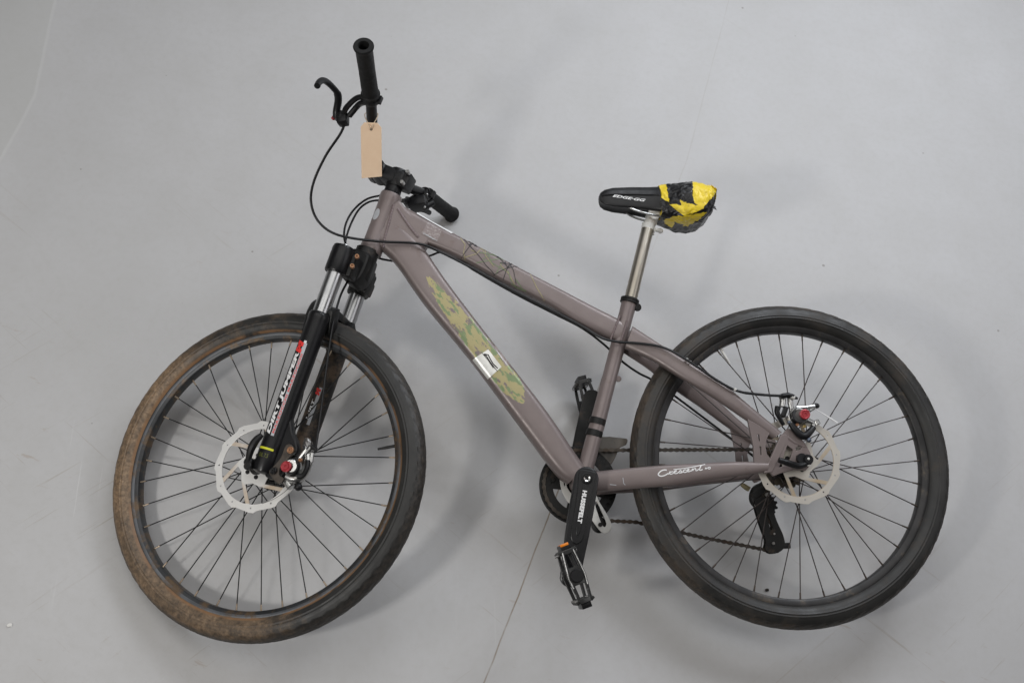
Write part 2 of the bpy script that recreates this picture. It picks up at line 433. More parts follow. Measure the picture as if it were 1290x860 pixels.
def build_floor():
    """floor sheet that sweeps up into the back of the cove and, past a low bead, into its left side"""
    xs = [-6, -4, -3.2, -2.6, -2.2] + [-2.2 + 0.08 * i for i in range(1, 56)] + [2.6, 3.2, 4, 6]
    ys = [-4, -2, -1, -0.4] + [0.1 * i for i in range(0, 31)] + [3.2, 3.4, 3.6, 3.8, 4.0, 4.2]
    def up(t, r): # height of a quarter-round sweep after distance t
        if t <= 0: return 0.0, 0.0
        a = min(t / r, math.pi / 2); return r * math.sin(a), r * (1 - math.cos(a)) + max(0, t - r * math.pi / 2)
    v = []; f = []
    for y in ys:
        for x in xs:
            ty = y - 2.75; dy, hz = up(ty, 0.9)
            yy = y if ty <= 0 else 2.75 + dy
            e = -1.30 - 0.05 * max(0, (y - 1.6))          # edge of the sheet
            zz = hz
            if x < e: zz += 0.02 * (1 - math.exp(-(e - x) / 0.05)) + 0.10 * max(0, e - x) ** 1.5
            v.append((x, yy, zz))
    n = len(xs)
    for j in range(len(ys) - 1):
        for i in range(n - 1): f.append((j * n + i, j * n + i + 1, (j + 1) * n + i + 1, (j + 1) * n + i))
    g = Geo(); g.add((v, f)); o = obj('studio_floor', g, FLOOR, angle=80); o['kind'] = 'structure'
    return o
build_floor()

# ------------------------------------------------------------------ the bicycle
bike = bpy.data.objects.new('bicycle', None); COL.objects.link(bike)
bike.matrix_world = BIKE
bike.empty_display_size = 0.1
bike['label'] = 'taupe hardtail dirt bike with camouflage print and taped saddle lying on grey floor'
bike['category'] = 'bicycle'

# ---- frame
HT0, HT1 = V((0.8251, -0.0000, 0.5859)), V((0.8682, 0.0000, 0.4625))
hd = (HT1 - HT0).normalized()
fr = Geo()
fr.add(lathe([(0.0165, -0.001), (0.0232, -0.001), (0.0238, 0.001), (0.0238, 0.012), (0.0222, 0.019), (0.0218, 0.06), (0.0222, 0.112), (0.0243, 0.12), (0.0248, 0.135), (0.024, 0.1375), (0.0165, 0.1375)], HT0 + hd * -0.001, hd, 40))
BB = V((0.4365, 0, -0.0345))
bbg = Geo(); bbg.add(lathe([(0.012, -0.0365), (0.0200, -0.0365), (0.0215, -0.035), (0.0215, 0.035), (0.0200, 0.0365), (0.012, 0.0365)], BB, (0, 1, 0), 36))
frame = obj('frame', fr, PAINT, bike, label='taupe painted aluminium frame with scuffs'); obj('bottom_bracket_shell', bbg, PAINT, frame)

TT = Tube([((.8215, .574), (.806, .505), 0, .0195, 3.2), ((.7454, .5287), (.7671, .4800), 0, .0205, 3.6),  ((.67, .4855), (.6902, .4474), 0, .0205, 4), ((.5665, .428), (.5889, .3894), 0, .0205, 4),
           ((.474, .377), (.4955, .3397), 0, .0200, 4), ((.405, .3395), (.4276, .2950), 0, .0185, 3.5), ((.333, .302), (.350, .256), 0, .0165, 3)])
obj('top_tube', TT.geo(), PAINT, frame)
DT = Tube([((.812, .536), (.866, .4795), 0, .020, 3), ((.7628, .476), (.8172, .4352), 0, .0235, 3.6), ((.7025, .384), (.7553, .3444), 0, .0255, 4), ((.6148, .2624), (.6628, .2264), 0, .0255, 4),
           ((.5097, .1204), (.5601, .0826), 0, .0255, 3.6), ((.4461, .0221), (.4925, -.0127), 0, .027, 3), ((.426, -.006), (.466, -.037), 0, .027, 2.6)])
dtg = DT.geo()
DT0 = V(((DT.st[0][0] + DT.st[0][2]) / 2, (DT.st[0][1] + DT.st[0][3]) / 2))
def dt_u(p):
    """distance along the down tube of a point (x, z)"""
    best = None; L = 0
    for i in range(len(DT.st) - 1):
        a, b = DT.st[i], DT.st[i + 1]
        ca = V(((a[0] + a[2]) / 2, (a[1] + a[3]) / 2)); cb = V(((b[0] + b[2]) / 2, (b[1] + b[3]) / 2)); d = cb - ca
        t = (V(p) - ca).dot(d) / d.dot(d)
        if best is None or abs(t - 0.5) < best[0]: best = (abs(t - 0.5), L + t * d.length)
        L += d.length
    return best[1]
PAINT_DT = paint_material('taupe_paint_camouflage_print', (dt_u((0.7439, 0.4038)), dt_u((0.5523, 0.1268)), 0.0015, 0.0225))
dto = obj('down_tube', dtg, PAINT_DT, frame, label='down tube with green and olive camouflage splash print'); set_uv(dto.data, DT.uvs)
ST0, ST1 = V((0.3194, -0.0000, 0.3479)), V((0.4191, -0.0000, 0.0204))
g = Geo(); g.add(sweep([ST0, ST0.lerp(ST1, .08), ST0.lerp(ST1, .5), ST1, V((.4365, 0, -.030))], [.0168, .0160, .0156, .0165, .0172], 28)); obj('seat_tube', g, PAINT, frame)
SSn = Tube([((0.3185, 0.2893), (0.3376, 0.2423), .017, .0105, 2.6), ((0.2701, 0.2489), (0.2838, 0.2110), .034, .0105, 3), ((0.2077, 0.2029), (0.2295, 0.1706), .048, .0105, 3),
            ((0.1498, 0.1624), (0.1720, 0.1312), .056, .010, 2.6), ((0.0934, 0.1098), (0.1124, 0.0863), .061, .009, 2.3), ((0.0330, 0.0548), (0.0520, 0.0421), .064, .0075, 2.2)])
CSn = Tube([((0.4153, -0.0161), (0.4106, -0.0576), .034, .0095, 2.6), ((0.3426, -0.0105), (0.3398, -0.0526), .044, .0105, 3), ((0.2669, -0.0064), (0.2693, -0.0492), .053, .0105, 3), ((0.2000, -0.0048), (0.2023, -0.0407), .058, .010, 2.6),
            ((0.1336, -0.0031), (0.1357, -0.0333), .062, .009, 2.3), ((0.0656, -0.0059), (0.0704, -0.0258), .065, .0075, 2.2)])
for m in (1, -1):
    obj('seat_stay', SSn.geo(28, m), PAINT, frame); obj('chain_stay', CSn.geo(28, m), PAINT, frame)
# bridge behind the seat tube and the far cable boss
g = Geo(); g.add(cyl((.30, -.03, .243), (.30, .03, .243), .009)); obj('stay_bridge', g, PAINT, frame)

g = Geo(); g.add(plate(smooth_loop([(.8150, .5620), (.7950, .5450), (.7500, .4950), (.7560, .4700), (.7780, .4680), (.8120, .4680), (.8420, .4930)], 3), [], .0400, XZ(0), .0050)); obj('gusset', g, PAINT, frame)
def weld(pts, r=0.0026, n=10, amp=0.3):
    P = catmull(pts, n); return sweep(P, [r * (1 + amp * math.sin(i * 2.1)) for i in range(len(P))], 8)
for pts, r in (([V(p) for p in ((0.8106, 0.0195, 0.5498), (0.7971, 0.0202, 0.5281), (0.7820, 0.0202, 0.5051), (0.7670, 0.0195, 0.4858))], .0030),
               ([V(p) for p in ((0.8191, 0.0185, 0.5591), (0.8257, 0.0195, 0.5337), (0.8322, 0.0200, 0.5069), (0.8388, 0.0195, 0.4806), (0.8405, 0.0175, 0.4637))], .0030),
               ([V(p) for p in ((0.3469, 0.0165, 0.2539), (0.3375, 0.0175, 0.2775), (0.3295, 0.0165, 0.3018))], .0022),
               ([V(p) for p in ((0.3664, 0.0150, 0.2612), (0.3537, 0.0175, 0.2914), (0.3439, 0.0150, 0.3126))], .0022)):
    g = Geo(); g.add(weld(pts, r, 12, .18)); obj('weld', g, WELDM, frame)

# left dropout and its gusset
def dropout(m):
    g = Geo(); y = .066 * m
    g.add(plate([(0.1014, 0.0800), (0.0591, 0.0551), (0.0667, 0.0423), (0.0712, 0.0262), (0.0692, 0.0101), (0.0604, -0.0028), (0.0644, -0.0123), (0.0952, -0.0119), (0.0940, 0.0265)], [[(0.0856, 0.0506), (0.0807, 0.0513), (0.0794, 0.0360), (0.0835, 0.0352)], [(0.0834, 0.0264), (0.0785, 0.0263), (0.0784, 0.0071), (0.0824, 0.0071)]], .0075, XZ(y), .001))
    g.add(plate([(0.0351, 0.0483), (0.0222, 0.0457), (0.0264, 0.0353), (0.0606, -0.0251), (0.0753, -0.0265), (0.0696, -0.0154)], [], .009, XZ(y), .0015))
    g.add(plate([(0.0317, 0.0499), (0.0210, 0.0611), (0.0098, 0.0577), (0.0009, 0.0462), (-0.0123, 0.0283), (-0.0206, 0.0105), (-0.0204, -0.0104), (-0.0079, -0.0230), (0.0148, -0.0211), (0.0413, -0.0270), (0.0580, -0.0331), (0.0668, -0.0219), (0.0558, -0.0061), (0.0334, 0.0289)], [[(0.0095, 0.0221), (0.0008, 0.0285), (-0.0070, 0.0235), (-0.0015, 0.0172), (0.0085, 0.0141)], [(0.0100, 0.0061), (0.0059, 0.0068), (0.0055, 0.0020), (0.0096, 0.0013)], [(0.0253, 0.0288), (0.0130, 0.0190), (0.0194, 0.0014), (0.0321, -0.0144), (0.0470, -0.0182), (0.0373, 0.0017)]], .007, XZ(y), .001))
    if m > 0: g.add(sweep([V((0.0302, 0.0660, 0.0483)), V((0.0105, 0.0670, 0.0333)), V((-0.0116, 0.0670, 0.0233))], [.0045, .004, .003], 10))
    return obj('dropout', g, PAINT, frame)
dropout(1); dropout(-1)

# seat clamp
g = Geo(); sd = (ST0 - ST1).normalized(); c0 = ST0 + sd * .001
g.add(lathe([(.0150, -.0055), (.0192, -.0055), (.0200, -.0045), (.0200, -.001), (.0190, 0), (.0200, .001), (.0200, .0045), (.0192, .0055), (.0150, .0055)], c0, sd, 36))
g.add(cyl(V((0.3048, 0.0100, 0.3328)) , V((0.3007, -0.0120, 0.3387)), .0085, 20, None, .001)); g.add(box(V((0.3081, -0.0000, 0.3355)), (.007, .010, .0055), None, .0015))
obj('seat_clamp', g, DIRTYBLACK, frame)
# tape bands on the seat tube
for a, b in ((((0.3989, -0.0000, 0.0909)), None), (((0.4065, -0.0000, 0.0662)), None)):
    c = V(a); g = Geo(); g.add(lathe([(.0160, -.0068), (.0174, -.0066), (.0176, .0), (.0174, .0066), (.0160, .0068)], c, sd, 28)); obj('tape_band', g, DIRTYBLACK, frame)
# small boss and cable stop behind the seat tube
g = Geo(); g.add(cyl(V((0.3519, 0.0060, 0.1798)), V((0.3495, -0.0080, 0.1825)), .0065, 12, None, .001)); obj('cable_stop', g, PAINT, frame)

# ---- frame stickers and lettering
tt = lambda a, b: TT.on(a, b, .0005)
dt = lambda a, b: DT.on(a, b, .0006)
cs = lambda a, b: CSn.on(a, b, .0006)
tt2 = lambda a, b: TT.on(a, b, .0009)
dt2 = lambda a, b: DT.on(a, b, .0011)
g = Geo(); g.add(patch((0.7702, 0.5425), (0.6897, 0.4992), (0.6974, 0.4941), (0.7686, 0.5378), lambda a, b: TT.on(a, b, .001), 10)); obj('white_strip', g, WHITE, frame)
M = MatB('clear_sticker'); M.col(M.mix(M.ramp(M.noise(260, 4, .7), .5, .62), srgb(130, 118, 117), srgb(156, 148, 146))); M.set(Roughness=0.22); CLEAR = M.m
g = Geo(); g.add(patch((0.7468, 0.5202), (0.7166, 0.5024), (0.7269, 0.4768), (0.7603, 0.4936), tt, 10)); obj('clear_sticker', g, CLEAR, frame)
g = Geo()
for a in range(4): g.add(stroke([(0.7569, 0.4945), (0.7452, 0.4892)], .0012, lambda x, z, a=a: tt2(x - .006 * a, z - .0038 * a)))
obj('lettering', g, GREYPRINT, frame)

def lines(name, mat, segs, wd, fn=tt):
    g = Geo()
    for s in segs: g.add(stroke(s, wd, fn))
    return obj(name, g, mat, frame)
lines('scribble_print', OLIVE, [[(0.6781, 0.4838), (0.6682, 0.4696), (0.6718, 0.4520), (0.6686, 0.4362)], [(0.6753, 0.4397), (0.6450, 0.4485), (0.6245, 0.4713)], [(0.5316, 0.4043), (0.5190, 0.3746), (0.5030, 0.3468)], [(0.5950, 0.4255), (0.5770, 0.4044), (0.5561, 0.3643)], [(0.6566, 0.4573), (0.6449, 0.4520)], [(0.6347, 0.4643), (0.6233, 0.4414), (0.6085, 0.4203)], [(0.6248, 0.4502), (0.6295, 0.4696), (0.6162, 0.4643)]], .0020)
lines('scribble_print', GREENPRINT, [[(0.6453, 0.4291), (0.6167, 0.4343), (0.5880, 0.4395)], [(0.6246, 0.4625), (0.6102, 0.4220)], [(0.6038, 0.4045), (0.5881, 0.4360), (0.6112, 0.4589)], [(0.5785, 0.4114), (0.5708, 0.3835), (0.5576, 0.3748), (0.5410, 0.3677)], [(0.6382, 0.4520), (0.6014, 0.4448)], [(0.6151, 0.4308), (0.5968, 0.4185), (0.5836, 0.4115)], [(0.5622, 0.3922), (0.5460, 0.3678)], [(0.6318, 0.4361), (0.6114, 0.4501), (0.5980, 0.4448)]], .0019)
lines('scribble_print', BLACKPRINT, [[(0.6714, 0.4820), (0.6565, 0.4643), (0.6384, 0.4432), (0.6253, 0.4238), (0.6072, 0.4046)], [(0.6770, 0.4397), (0.6599, 0.4643), (0.6497, 0.4749)], [(0.6089, 0.4028), (0.5818, 0.4167), (0.5547, 0.4236)], [(0.5890, 0.3923), (0.5818, 0.4132), (0.5697, 0.4307)], [(0.5764, 0.4307), (0.5668, 0.4114), (0.5609, 0.3765)], [(0.6614, 0.4785), (0.6464, 0.4678)], [(0.6014, 0.4448), (0.5882, 0.4307), (0.5784, 0.4184)], [(0.6497, 0.4749), (0.6431, 0.4643)], [(0.5950, 0.4290), (0.5765, 0.4254), (0.5647, 0.4289)]], .0013, tt2)
for p in [(0.6581, 0.4696), (0.6464, 0.4678), (0.5997, 0.4431), (0.5849, 0.4290), (0.5732, 0.4254), (0.6513, 0.4749), (0.5783, 0.4202)]:
    g = Geo(); g.add(stroke([(p[0] - .002, p[1] + .001), (p[0] + .002, p[1] - .0012)], .0034, tt2)); obj('ink_blot', g, BLACKPRINT, frame)
# foil label on the down tube
M = MatB('foil_label'); M.col(M.mix(M.ramp(M.noise(30, 3), .35, .65), (0.58, 0.58, 0.54, 1), (0.80, 0.80, 0.77, 1))); M.set(Metallic=0.3, Roughness=0.35); FOIL = M.m
g = Geo(); g.add(patch((0.6559, 0.2200), (0.6236, 0.2405), (0.5964, 0.2034), (0.6247, 0.1787), dt, 12)); obj('foil_label', g, FOIL, frame, label='small silver foil label on the down tube')
g = Geo(); g.add(stroke([(0.6368, 0.2331), (0.6224, 0.2153), (0.6048, 0.1935)], .0011, dt2)); g.add(stroke([(0.6336, 0.2305), (0.6271, 0.2254), (0.6208, 0.2136), (0.6128, 0.2019)], [.0015, .004], dt2)); g.add(stroke([(0.6287, 0.2288), (0.6239, 0.2204), (0.6096, 0.1985)], .0014, dt2)); g.add(stroke([(0.6320, 0.2305), (0.6238, 0.2288), (0.6190, 0.2187), (0.6143, 0.2102), (0.6047, 0.2001)], .0022, dt2))
obj('lettering', g, BLACKPRINT, frame)
M = MatB('clear_wrap'); M.col(M.mix(M.ramp(M.noise(120, 4, .6), .4, .6), srgb(140, 128, 124), srgb(166, 156, 152))); M.set(Roughness=0.2); WRAP = M.m
g = Geo(); g.add(patch((0.6120, 0.2472), (0.6004, 0.2521), (0.5749, 0.2099), (0.5882, 0.2050), dt, 10)); obj('clear_sticker', g, WRAP, frame)
# head badge
g = Geo()
hb = []
for k in range(20):
    a = 2 * math.pi * k / 20
    hb.append((math.cos(a), math.sin(a)))
fw = V((-hd.z, 0, hd.x)); fw = fw if fw.x > 0 else -fw
def on_head(s, w):   # s along the head tube, w around it from the front
    a = w / .0222
    return HT0 + hd * s + fw * (.0225 * math.cos(a)) + V((0, 1, 0)) * (.0225 * math.sin(a))
v = [on_head(.055, .020)] + [on_head(.055 + .0135 * y, .020 + .008 * x) for x, y in hb]
g.add((v, [(0, 1 + k, 1 + (k + 1) % 20) for k in range(20)])); obj('head_badge', g, GREYPRINT, frame)
# script lettering on the chain stay
def script(fn):
    g = Geo()
    x0, z0 = (0.2897, -0.0276); x1, z1 = (0.1854, -0.0173)
    ux, uz = x1 - x0, z1 - z0; L = math.hypot(ux, uz); ux /= L; uz /= L; k = L / 100.0
    nx, nz = (uz, -ux) if -ux > 0 else (-uz, ux)
    def P(u, v): return (x0 + ux * u * k + nx * v * k * .55, z0 + uz * u * k + nz * v * k * .55)
    S = [([(17, 13), (14, 15), (8, 14), (3, 9), (0, 3), (2, -3), (7, -5), (13, -3), (19, 2)], 2.6),
         ([(19, -2), (21, 3), (23, 7), (24, 5), (27, 6), (29, 5)], 2.0), ([(23, 6), (22, 0), (23, -2), (27, -1), (31, 3)], 2.0),
         ([(31, 3), (35, 6), (35, 8), (32, 7), (30, 3), (31, -1), (35, -2), (39, 1)], 2.2),
         ([(39, 1), (43, 7), (44, 3), (43, -1), (39, -2), (45, -1), (48, 2)], 2.2),
         ([(54, 6), (51, 7), (48, 4), (48, 0), (51, -2), (55, 0)], 2.2),
         ([(55, 0), (59, 5), (59, 8), (56, 6), (55, 2), (57, -1), (61, 0), (63, 2)], 2.2),
         ([(63, -1), (65, 4), (66, 7), (67, 5), (66, 0)], 2.0), ([(66, 1), (69, 6), (72, 7), (72, 2), (72, -1), (75, 0), (78, 4)], 2.0),
         ([(84, 16), (81, 8), (79, 1), (81, -1), (85, 1)], 2.4), ([(30, 12.5), (48, 12), (66, 13), (80, 15), (92, 17)], 1.8),
         ([(90, 0), (91, 5), (93, 1), (94, 5)], 1.7), ([(96, 0), (96, 5), (100, 5), (99, 0), (96, 0)], 1.7)]
    for pts, w in S:
        q = [V((*a, 0)) for a in pts]; q = catmull(q, 4); g.add(stroke([P(a.x, a.y) for a in q], w * k * .85, fn, 1))
    return g
obj('lettering', script(cs), WHITE, frame, label='white script lettering on the chain stay')
lines('scuff', GREYPRINT, [[(0.3597, -0.0309), (0.3586, -0.0420), (0.3555, -0.0453)], [(0.3859, -0.0432), (0.3732, -0.0450)]], .0014, cs)

# ---- seat post
SP0, SP1 = V((0.2716, 0.0000, 0.5118)), V((0.3175, -0.0000, 0.3514))
M = MatB('grey_anodised_post'); co = M.obco()
M.col(M.mix(M.ramp(M.noise(25, 6, .6, co, (1, 1, .5)), .35, .7), (0.33, 0.30, 0.25, 1), (0.42, 0.39, 0.345, 1))); M.set(Metallic=0.9, Roughness=0.34); POST = M.m
g = Geo(); pd_ = (SP0 - SP1).normalized()
g.add(sweep([SP1 - pd_ * .05, SP0 - pd_ * .002, SP0 + pd_ * .002], [.0136, .0136, .0126], 32))
post = obj('seat_post', g, POST, bike)
g = Geo()
hc = V((0.2582, 0.0000, 0.5355))
g.add(cyl(SP0 - pd_ * .004, SP0 + pd_ * .010, .0135, 24, .0150, .001)); g.add(sweep([SP0, hc + V((0, 0, .004))], [.0130, .0135], 20))
g.add(cyl(hc + V((0.0, -.021, .002)), hc + V((0.0, .021, .002)), .0115, 24, None, .0015))
g.add(box(hc + V((-.002, 0, .010)), (.015, .0235, .005), Matrix.Rotation(0.16, 3, 'Y'), .002))
g.add(cyl(V((0.2586, 0.0120, 0.5058)), V((0.2432, 0.0040, 0.5050)), .0045, 12, None, .0008)); g.add(cyl(V((0.2590, -0.0000, 0.5191)), V((0.2619, -0.0000, 0.4973)), .0035, 12))
g.add(sphere(V((0.2449, 0.0040, 0.5050)), .006))
obj('saddle_clamp', g, WHITEMETAL, post)

# ---- saddle
SAD = [(.3755, .008, .5860, .5720, 3), (.3725, .0145, .5920, .5640, 2.6), (.364, .0185, .5985, .5560, 2.4), (.345, .0215, .6030, .5500, 2.4), (.305, .0255, .6040, .5450, 2.4), (.262, .0330, .6030, .5370, 2.4), (.236, .0430, .6035, .5290, 2.4),
       (.207, .0560, .6060, .5210, 2.4), (.178, .0640, .6065, .5180, 2.4), (.156, .0650, .6030, .5230, 2.4), (.141, .0590, .5975, .5340, 2.4), (.133, .0440, .5900, .5520, 2.4)]
def sad_at(x):
    for a, b in zip(SAD, SAD[1:]):
        if a[0] >= x >= b[0]:
            t = (a[0] - x) / (a[0] - b[0]); t2 = t
            return [a[k] * (1 - t2) + b[k] * t2 for k in range(5)]
    return list(SAD[0] if x > SAD[0][0] else SAD[-1])
def sad_loop(x, off=0.0, belly=0.0, n=44):
    _, w, zt, zs, e = sad_at(x); P = []; w += off; h = zt - zs
    for k in range(n):
        a = 2 * math.pi * k / n; c, s = math.cos(a), math.sin(a)
        if s >= 0:
            xx = math.copysign(abs(c) ** (2 / 3.2), c) * w; z = zs + h * .35 + (h * .65 + off) * abs(s) ** (2 / 2.6)
        else:
            xx = math.copysign(abs(c) ** (2 / 5.0), c) * w * 0.985; z = zs + h * .35 - (h * .35 + off) * abs(s) ** (2 / 3.4) * (1 - belly * max(0, 1 - (xx / w) ** 2))
        P.append(V((x, xx, z)))
    return P
def loft(loops):
    n = len(loops[0]); v = [p for l in loops for p in l]; f = []
    for i in range(len(loops) - 1):
        for k in range(n):
            k2 = (k + 1) % n; f.append((i * n + k, i * n + k2, (i + 1) * n + k2, (i + 1) * n + k))
    f.append(tuple(range(n))); f.append(tuple((len(loops) - 1) * n + k for k in range(n)))
    return v, f
LEATHER = plain('black_saddle_vinyl', (0.010, 0.010, 0.011, 1), 0.42, 0, 0.15, 150, bump=0.15, spec=0.4)
g = Geo(); xs = [.3755, .3745, .3725, .369, .364, .355] + [.345 - .01 * i for i in range(0, 21)] + [.1335]
g.add(loft([sad_loop(x, 0, .55) for x in xs])); saddle = obj('saddle', g, LEATHER, bike, label='black saddle, rear half wrapped in torn yellow and black tape')
# raised seam along the flank
g = Geo()
for s in (1, -1):
    P = [sad_loop(x, .0006, 0, 44)[2 if s > 0 else 20] for x in (.372, .367, .359, .345, .32, .30, .28, .262, .25)]
    g.add(sweep(catmull(P, 5), .0014, 6))
obj('piping', g, SATIN, saddle)
# tape wrap: crumpled skin over the rear half
YEL = MatB('yellow_tape'); co = YEL.obco(); YEL.col(YEL.mix(YEL.ramp(YEL.noise(70, 6, .7, co), .56, .7, 0, .75), (0.80, 0.60, 0.028, 1), (0.36, 0.25, 0.03, 1))); YEL.set(Roughness=0.36); YEL.bump(YEL.noise(150, 5, .6, co), .5, .002); YEL = YEL.m
BTP = MatB('black_tape'); co = BTP.obco(); BTP.col((0.009, 0.009, 0.010, 1)); BTP.set(Roughness=0.28, Specular_IOR_Level=0.4); BTP.bump(BTP.noise(140, 5, .6, co), .6, .002); BTP = BTP.m
def inside(p, poly):
    r = False; j = len(poly) - 1
    for i in range(len(poly)):
        (a, b), (c, d) = poly[i], poly[j]
        if (b > p[1]) != (d > p[1]) and p[0] < (c - a) * (p[1] - b) / (d - b) + a: r = not r
        j = i
    return r
TAPE_Y = [[(0.2603, 0.5930), (0.2369, 0.5949), (0.2324, 0.5533), (0.2432, 0.5596), (0.2564, 0.5695)], [(0.2643, 0.5821), (0.2600, 0.5821), (0.2563, 0.5389), (0.2600, 0.5353)], [(0.1789, 0.6021), (0.1206, 0.6059), (0.1262, 0.5750), (0.1427, 0.5605), (0.1556, 0.5479), (0.1694, 0.5470), (0.1777, 0.5515), (0.1803, 0.5659)],
          [(0.2328, 0.5496), (0.2071, 0.5479), (0.2090, 0.5595), (0.1932, 0.5515), (0.1763, 0.5470), (0.1556, 0.5479), (0.1596, 0.5389), (0.1808, 0.5299), (0.2018, 0.5228), (0.2198, 0.5371)], [(0.2480, 0.5121), (0.2268, 0.5210), (0.1834, 0.5255), (0.1518, 0.5319), (0.1667, 0.5156), (0.1988, 0.4977), (0.2223, 0.5085), (0.2317, 0.4950), (0.2450, 0.5031)]]
g = Geo(); rows = [.2475 - .0008 * i for i in range(0, 142)] + [.1335, .1315]
loops = []; nn = 420
for i, x in enumerate(rows):
    lp = sad_loop(x, .0022, 0, nn)
    for k, p in enumerate(lp):
        q = p * 42; d = noise.noise(q) * .0026 + abs(noise.noise(p * 85 + V((3, 1, 7)))) * .0030
        c = V((x, 0, .57)); e = p - c; e.normalize(); lp[k] = p + e * d
        if i < 9: lp[k].x += .0035 * noise.noise(p * 60 + V((9, 9, 9)))
        if i > len(rows) - 16: lp[k].x -= .006 * max(0, noise.noise(p * 70))
    loops.append(lp)
vf = loft(loops); g.add(vf)
for fi, f in enumerate(g.f):
    c = V((0, 0, 0))
    for i in f: c += V(g.v[i])
    c /= len(f)
    # follow the wrap down and round: unroll the belly below the flank
    zz = c.z + .376 * (c.y - .05)
    jx = .0022 * noise.noise(V((c.x * 160, c.z * 160, c.y * 160)))
    xx = c.x - .247 * (c.y - .05)
    g.m[fi] = 0 if any(inside((xx + jx, zz + jx), P) for P in TAPE_Y) else 1
tape = obj('tape_wrap', g, [YEL, BTP], saddle, angle=55)
# torn flaps of tape at the tail
g = Geo()
for k, (p, s) in enumerate((((0.1392, 0.0300, 0.5919), 1), ((0.1293, 0.0300, 0.5827), .8), ((0.1292, 0.0200, 0.5995), .9), ((0.1381, 0.0400, 0.5661), .7), ((0.1316, 0.0300, 0.5482), .8))):
    c = V(p); n = 5; vv = []; ff = []
    for i in range(n):
        for j in range(n):
            u, w = (i / 4 - .5), (j / 4 - .5)
            q = V((-.016 * u * s, .026 * w, .022 * w * (1 if k % 2 else -1) - .010 * u)) + V((.001, 0, .002 * k - .004)); q += V((noise.noise(q * 160 + V((k, 0, 0))), noise.noise(q * 160 + V((0, k, 5))), noise.noise(q * 160 + V((7, 0, k))))) * .004
            vv.append(c + q)
    for i in range(n - 1):
        for j in range(n - 1): ff.append((i * n + j, (i + 1) * n + j, (i + 1) * n + j + 1, i * n + j + 1))
    g.add((vv, ff), 0 if k < 3 else 1)
obj('tape_flap', g, [YEL, BTP], saddle, angle=60)
# rails
for s in (1, -1):
    g = Geo(); g.add(sweep(catmull([(.316, s * .017, .556), (.303, s * .020, .548), (.285, s * .0212, .541), (.262, s * .0215, .5355), (.24, s * .0215, .5325), (.22, s * .024, .538)], 6), .0024, 10)); obj('rail', g, SILVER, saddle)
# lettering on the saddle flank
x0, z0 = (0.3487, 0.5792); x1, z1 = (0.2797, 0.5643)
tu = V((x1 - x0, 0, z1 - z0)); tl = tu.length; tu.normalize(); tv = V((tu.z, 0, -tu.x)); tv = tv if tv.z > 0 else -tv
def on_saddle(u, v):
    p = V((x0, 0, z0)) + tu * u + tv * (v - .0028); _, w, zt, zs, _e = sad_at(p.x); h = zt - zs
    s = (p.z - zs - h * .35) / (h * .65); s = max(0, min(.97, s)) ** (2.6 / 2)
    return V((p.x, math.sqrt(max(0, 1 - s * s)) ** (2 / 3.2) * w + .0014, p.z))
g = Geo(); g.add(text_geo('EDGE\u00b7GG', tl, .0062, on_saddle, 4, .35, .03)); obj('lettering', g, WHITE, saddle)

# ---- fork (steering frame)
LT, LB = (-0.0033, 0.0625, 0.4247), (-0.0283, 0.0625, 0.0054)
LT, LB = V(LT), V(LB); ld = (LT - LB).normalized(); LB = LB - ld * (LB.z / ld.z)      # axis at axle height
def leg_pt(z, s=1): return V((LB.x + ld.x * z / ld.z, .0625 * s, z))
g = Geo()
SH0 = V((-.0210, -.004, .44)); SH1 = V((-.0165, -.004, .52))
g.add(lathe([(.018, 0), (.023, 0), (.025, .004), (.0255, .05), (.0245, .066), (.020, .066)], V((-.0205, -.003, .438)), (SH1 - SH0), 32), 1)
for s in (1, -1):
    g.add(lathe([(.014, .418), (.0225, .418), (.0240, .421), (.0240, .470), (.0225, .476), (.006, .4775), (.0, .4775)], leg_pt(0, s), ld, 36), 0 if s > 0 else 1)
    g.add(box((-.0165, s * .034, .447), (.017, .028, .021), None, .006), 1); g.add(box((-.024, s * .046, .434), (.012, .018, .016), None, .006), 1)
g.add(plate(smooth_loop([(.002, .484), (-.030, .484), (-.036, .474), (-.036, .444), (-.030, .426), (-.018, .424), (-.002, .430), (.004, .455)], 4), [], .054, XZ(0), .006), 1)
crown = obj('fork', g, [SATIN, DIRTYBLACK], bike, STEER, 'black suspension fork with chrome stanchions and muddy lower legs')
g = Geo()
for p in ((-0.0336, 0.0620, 0.4622), (-0.0321, 0.0620, 0.4399)):
    c = V(p); g.add(lathe([(.0, .0), (.0022, .0), (.0026, .0035), (.0044, .0035), (.0047, .0005), (.0047, -.006)], c + V((-.004, .006, 0)), (-.35, 1, 0), 16))
obj('crown_bolt', g, BRONZE, crown)
g = Geo(); g.add(cyl(leg_pt(.4775), leg_pt(.4815), .008, 20, .0065)); obj('top_cap', g, SILVER, crown)
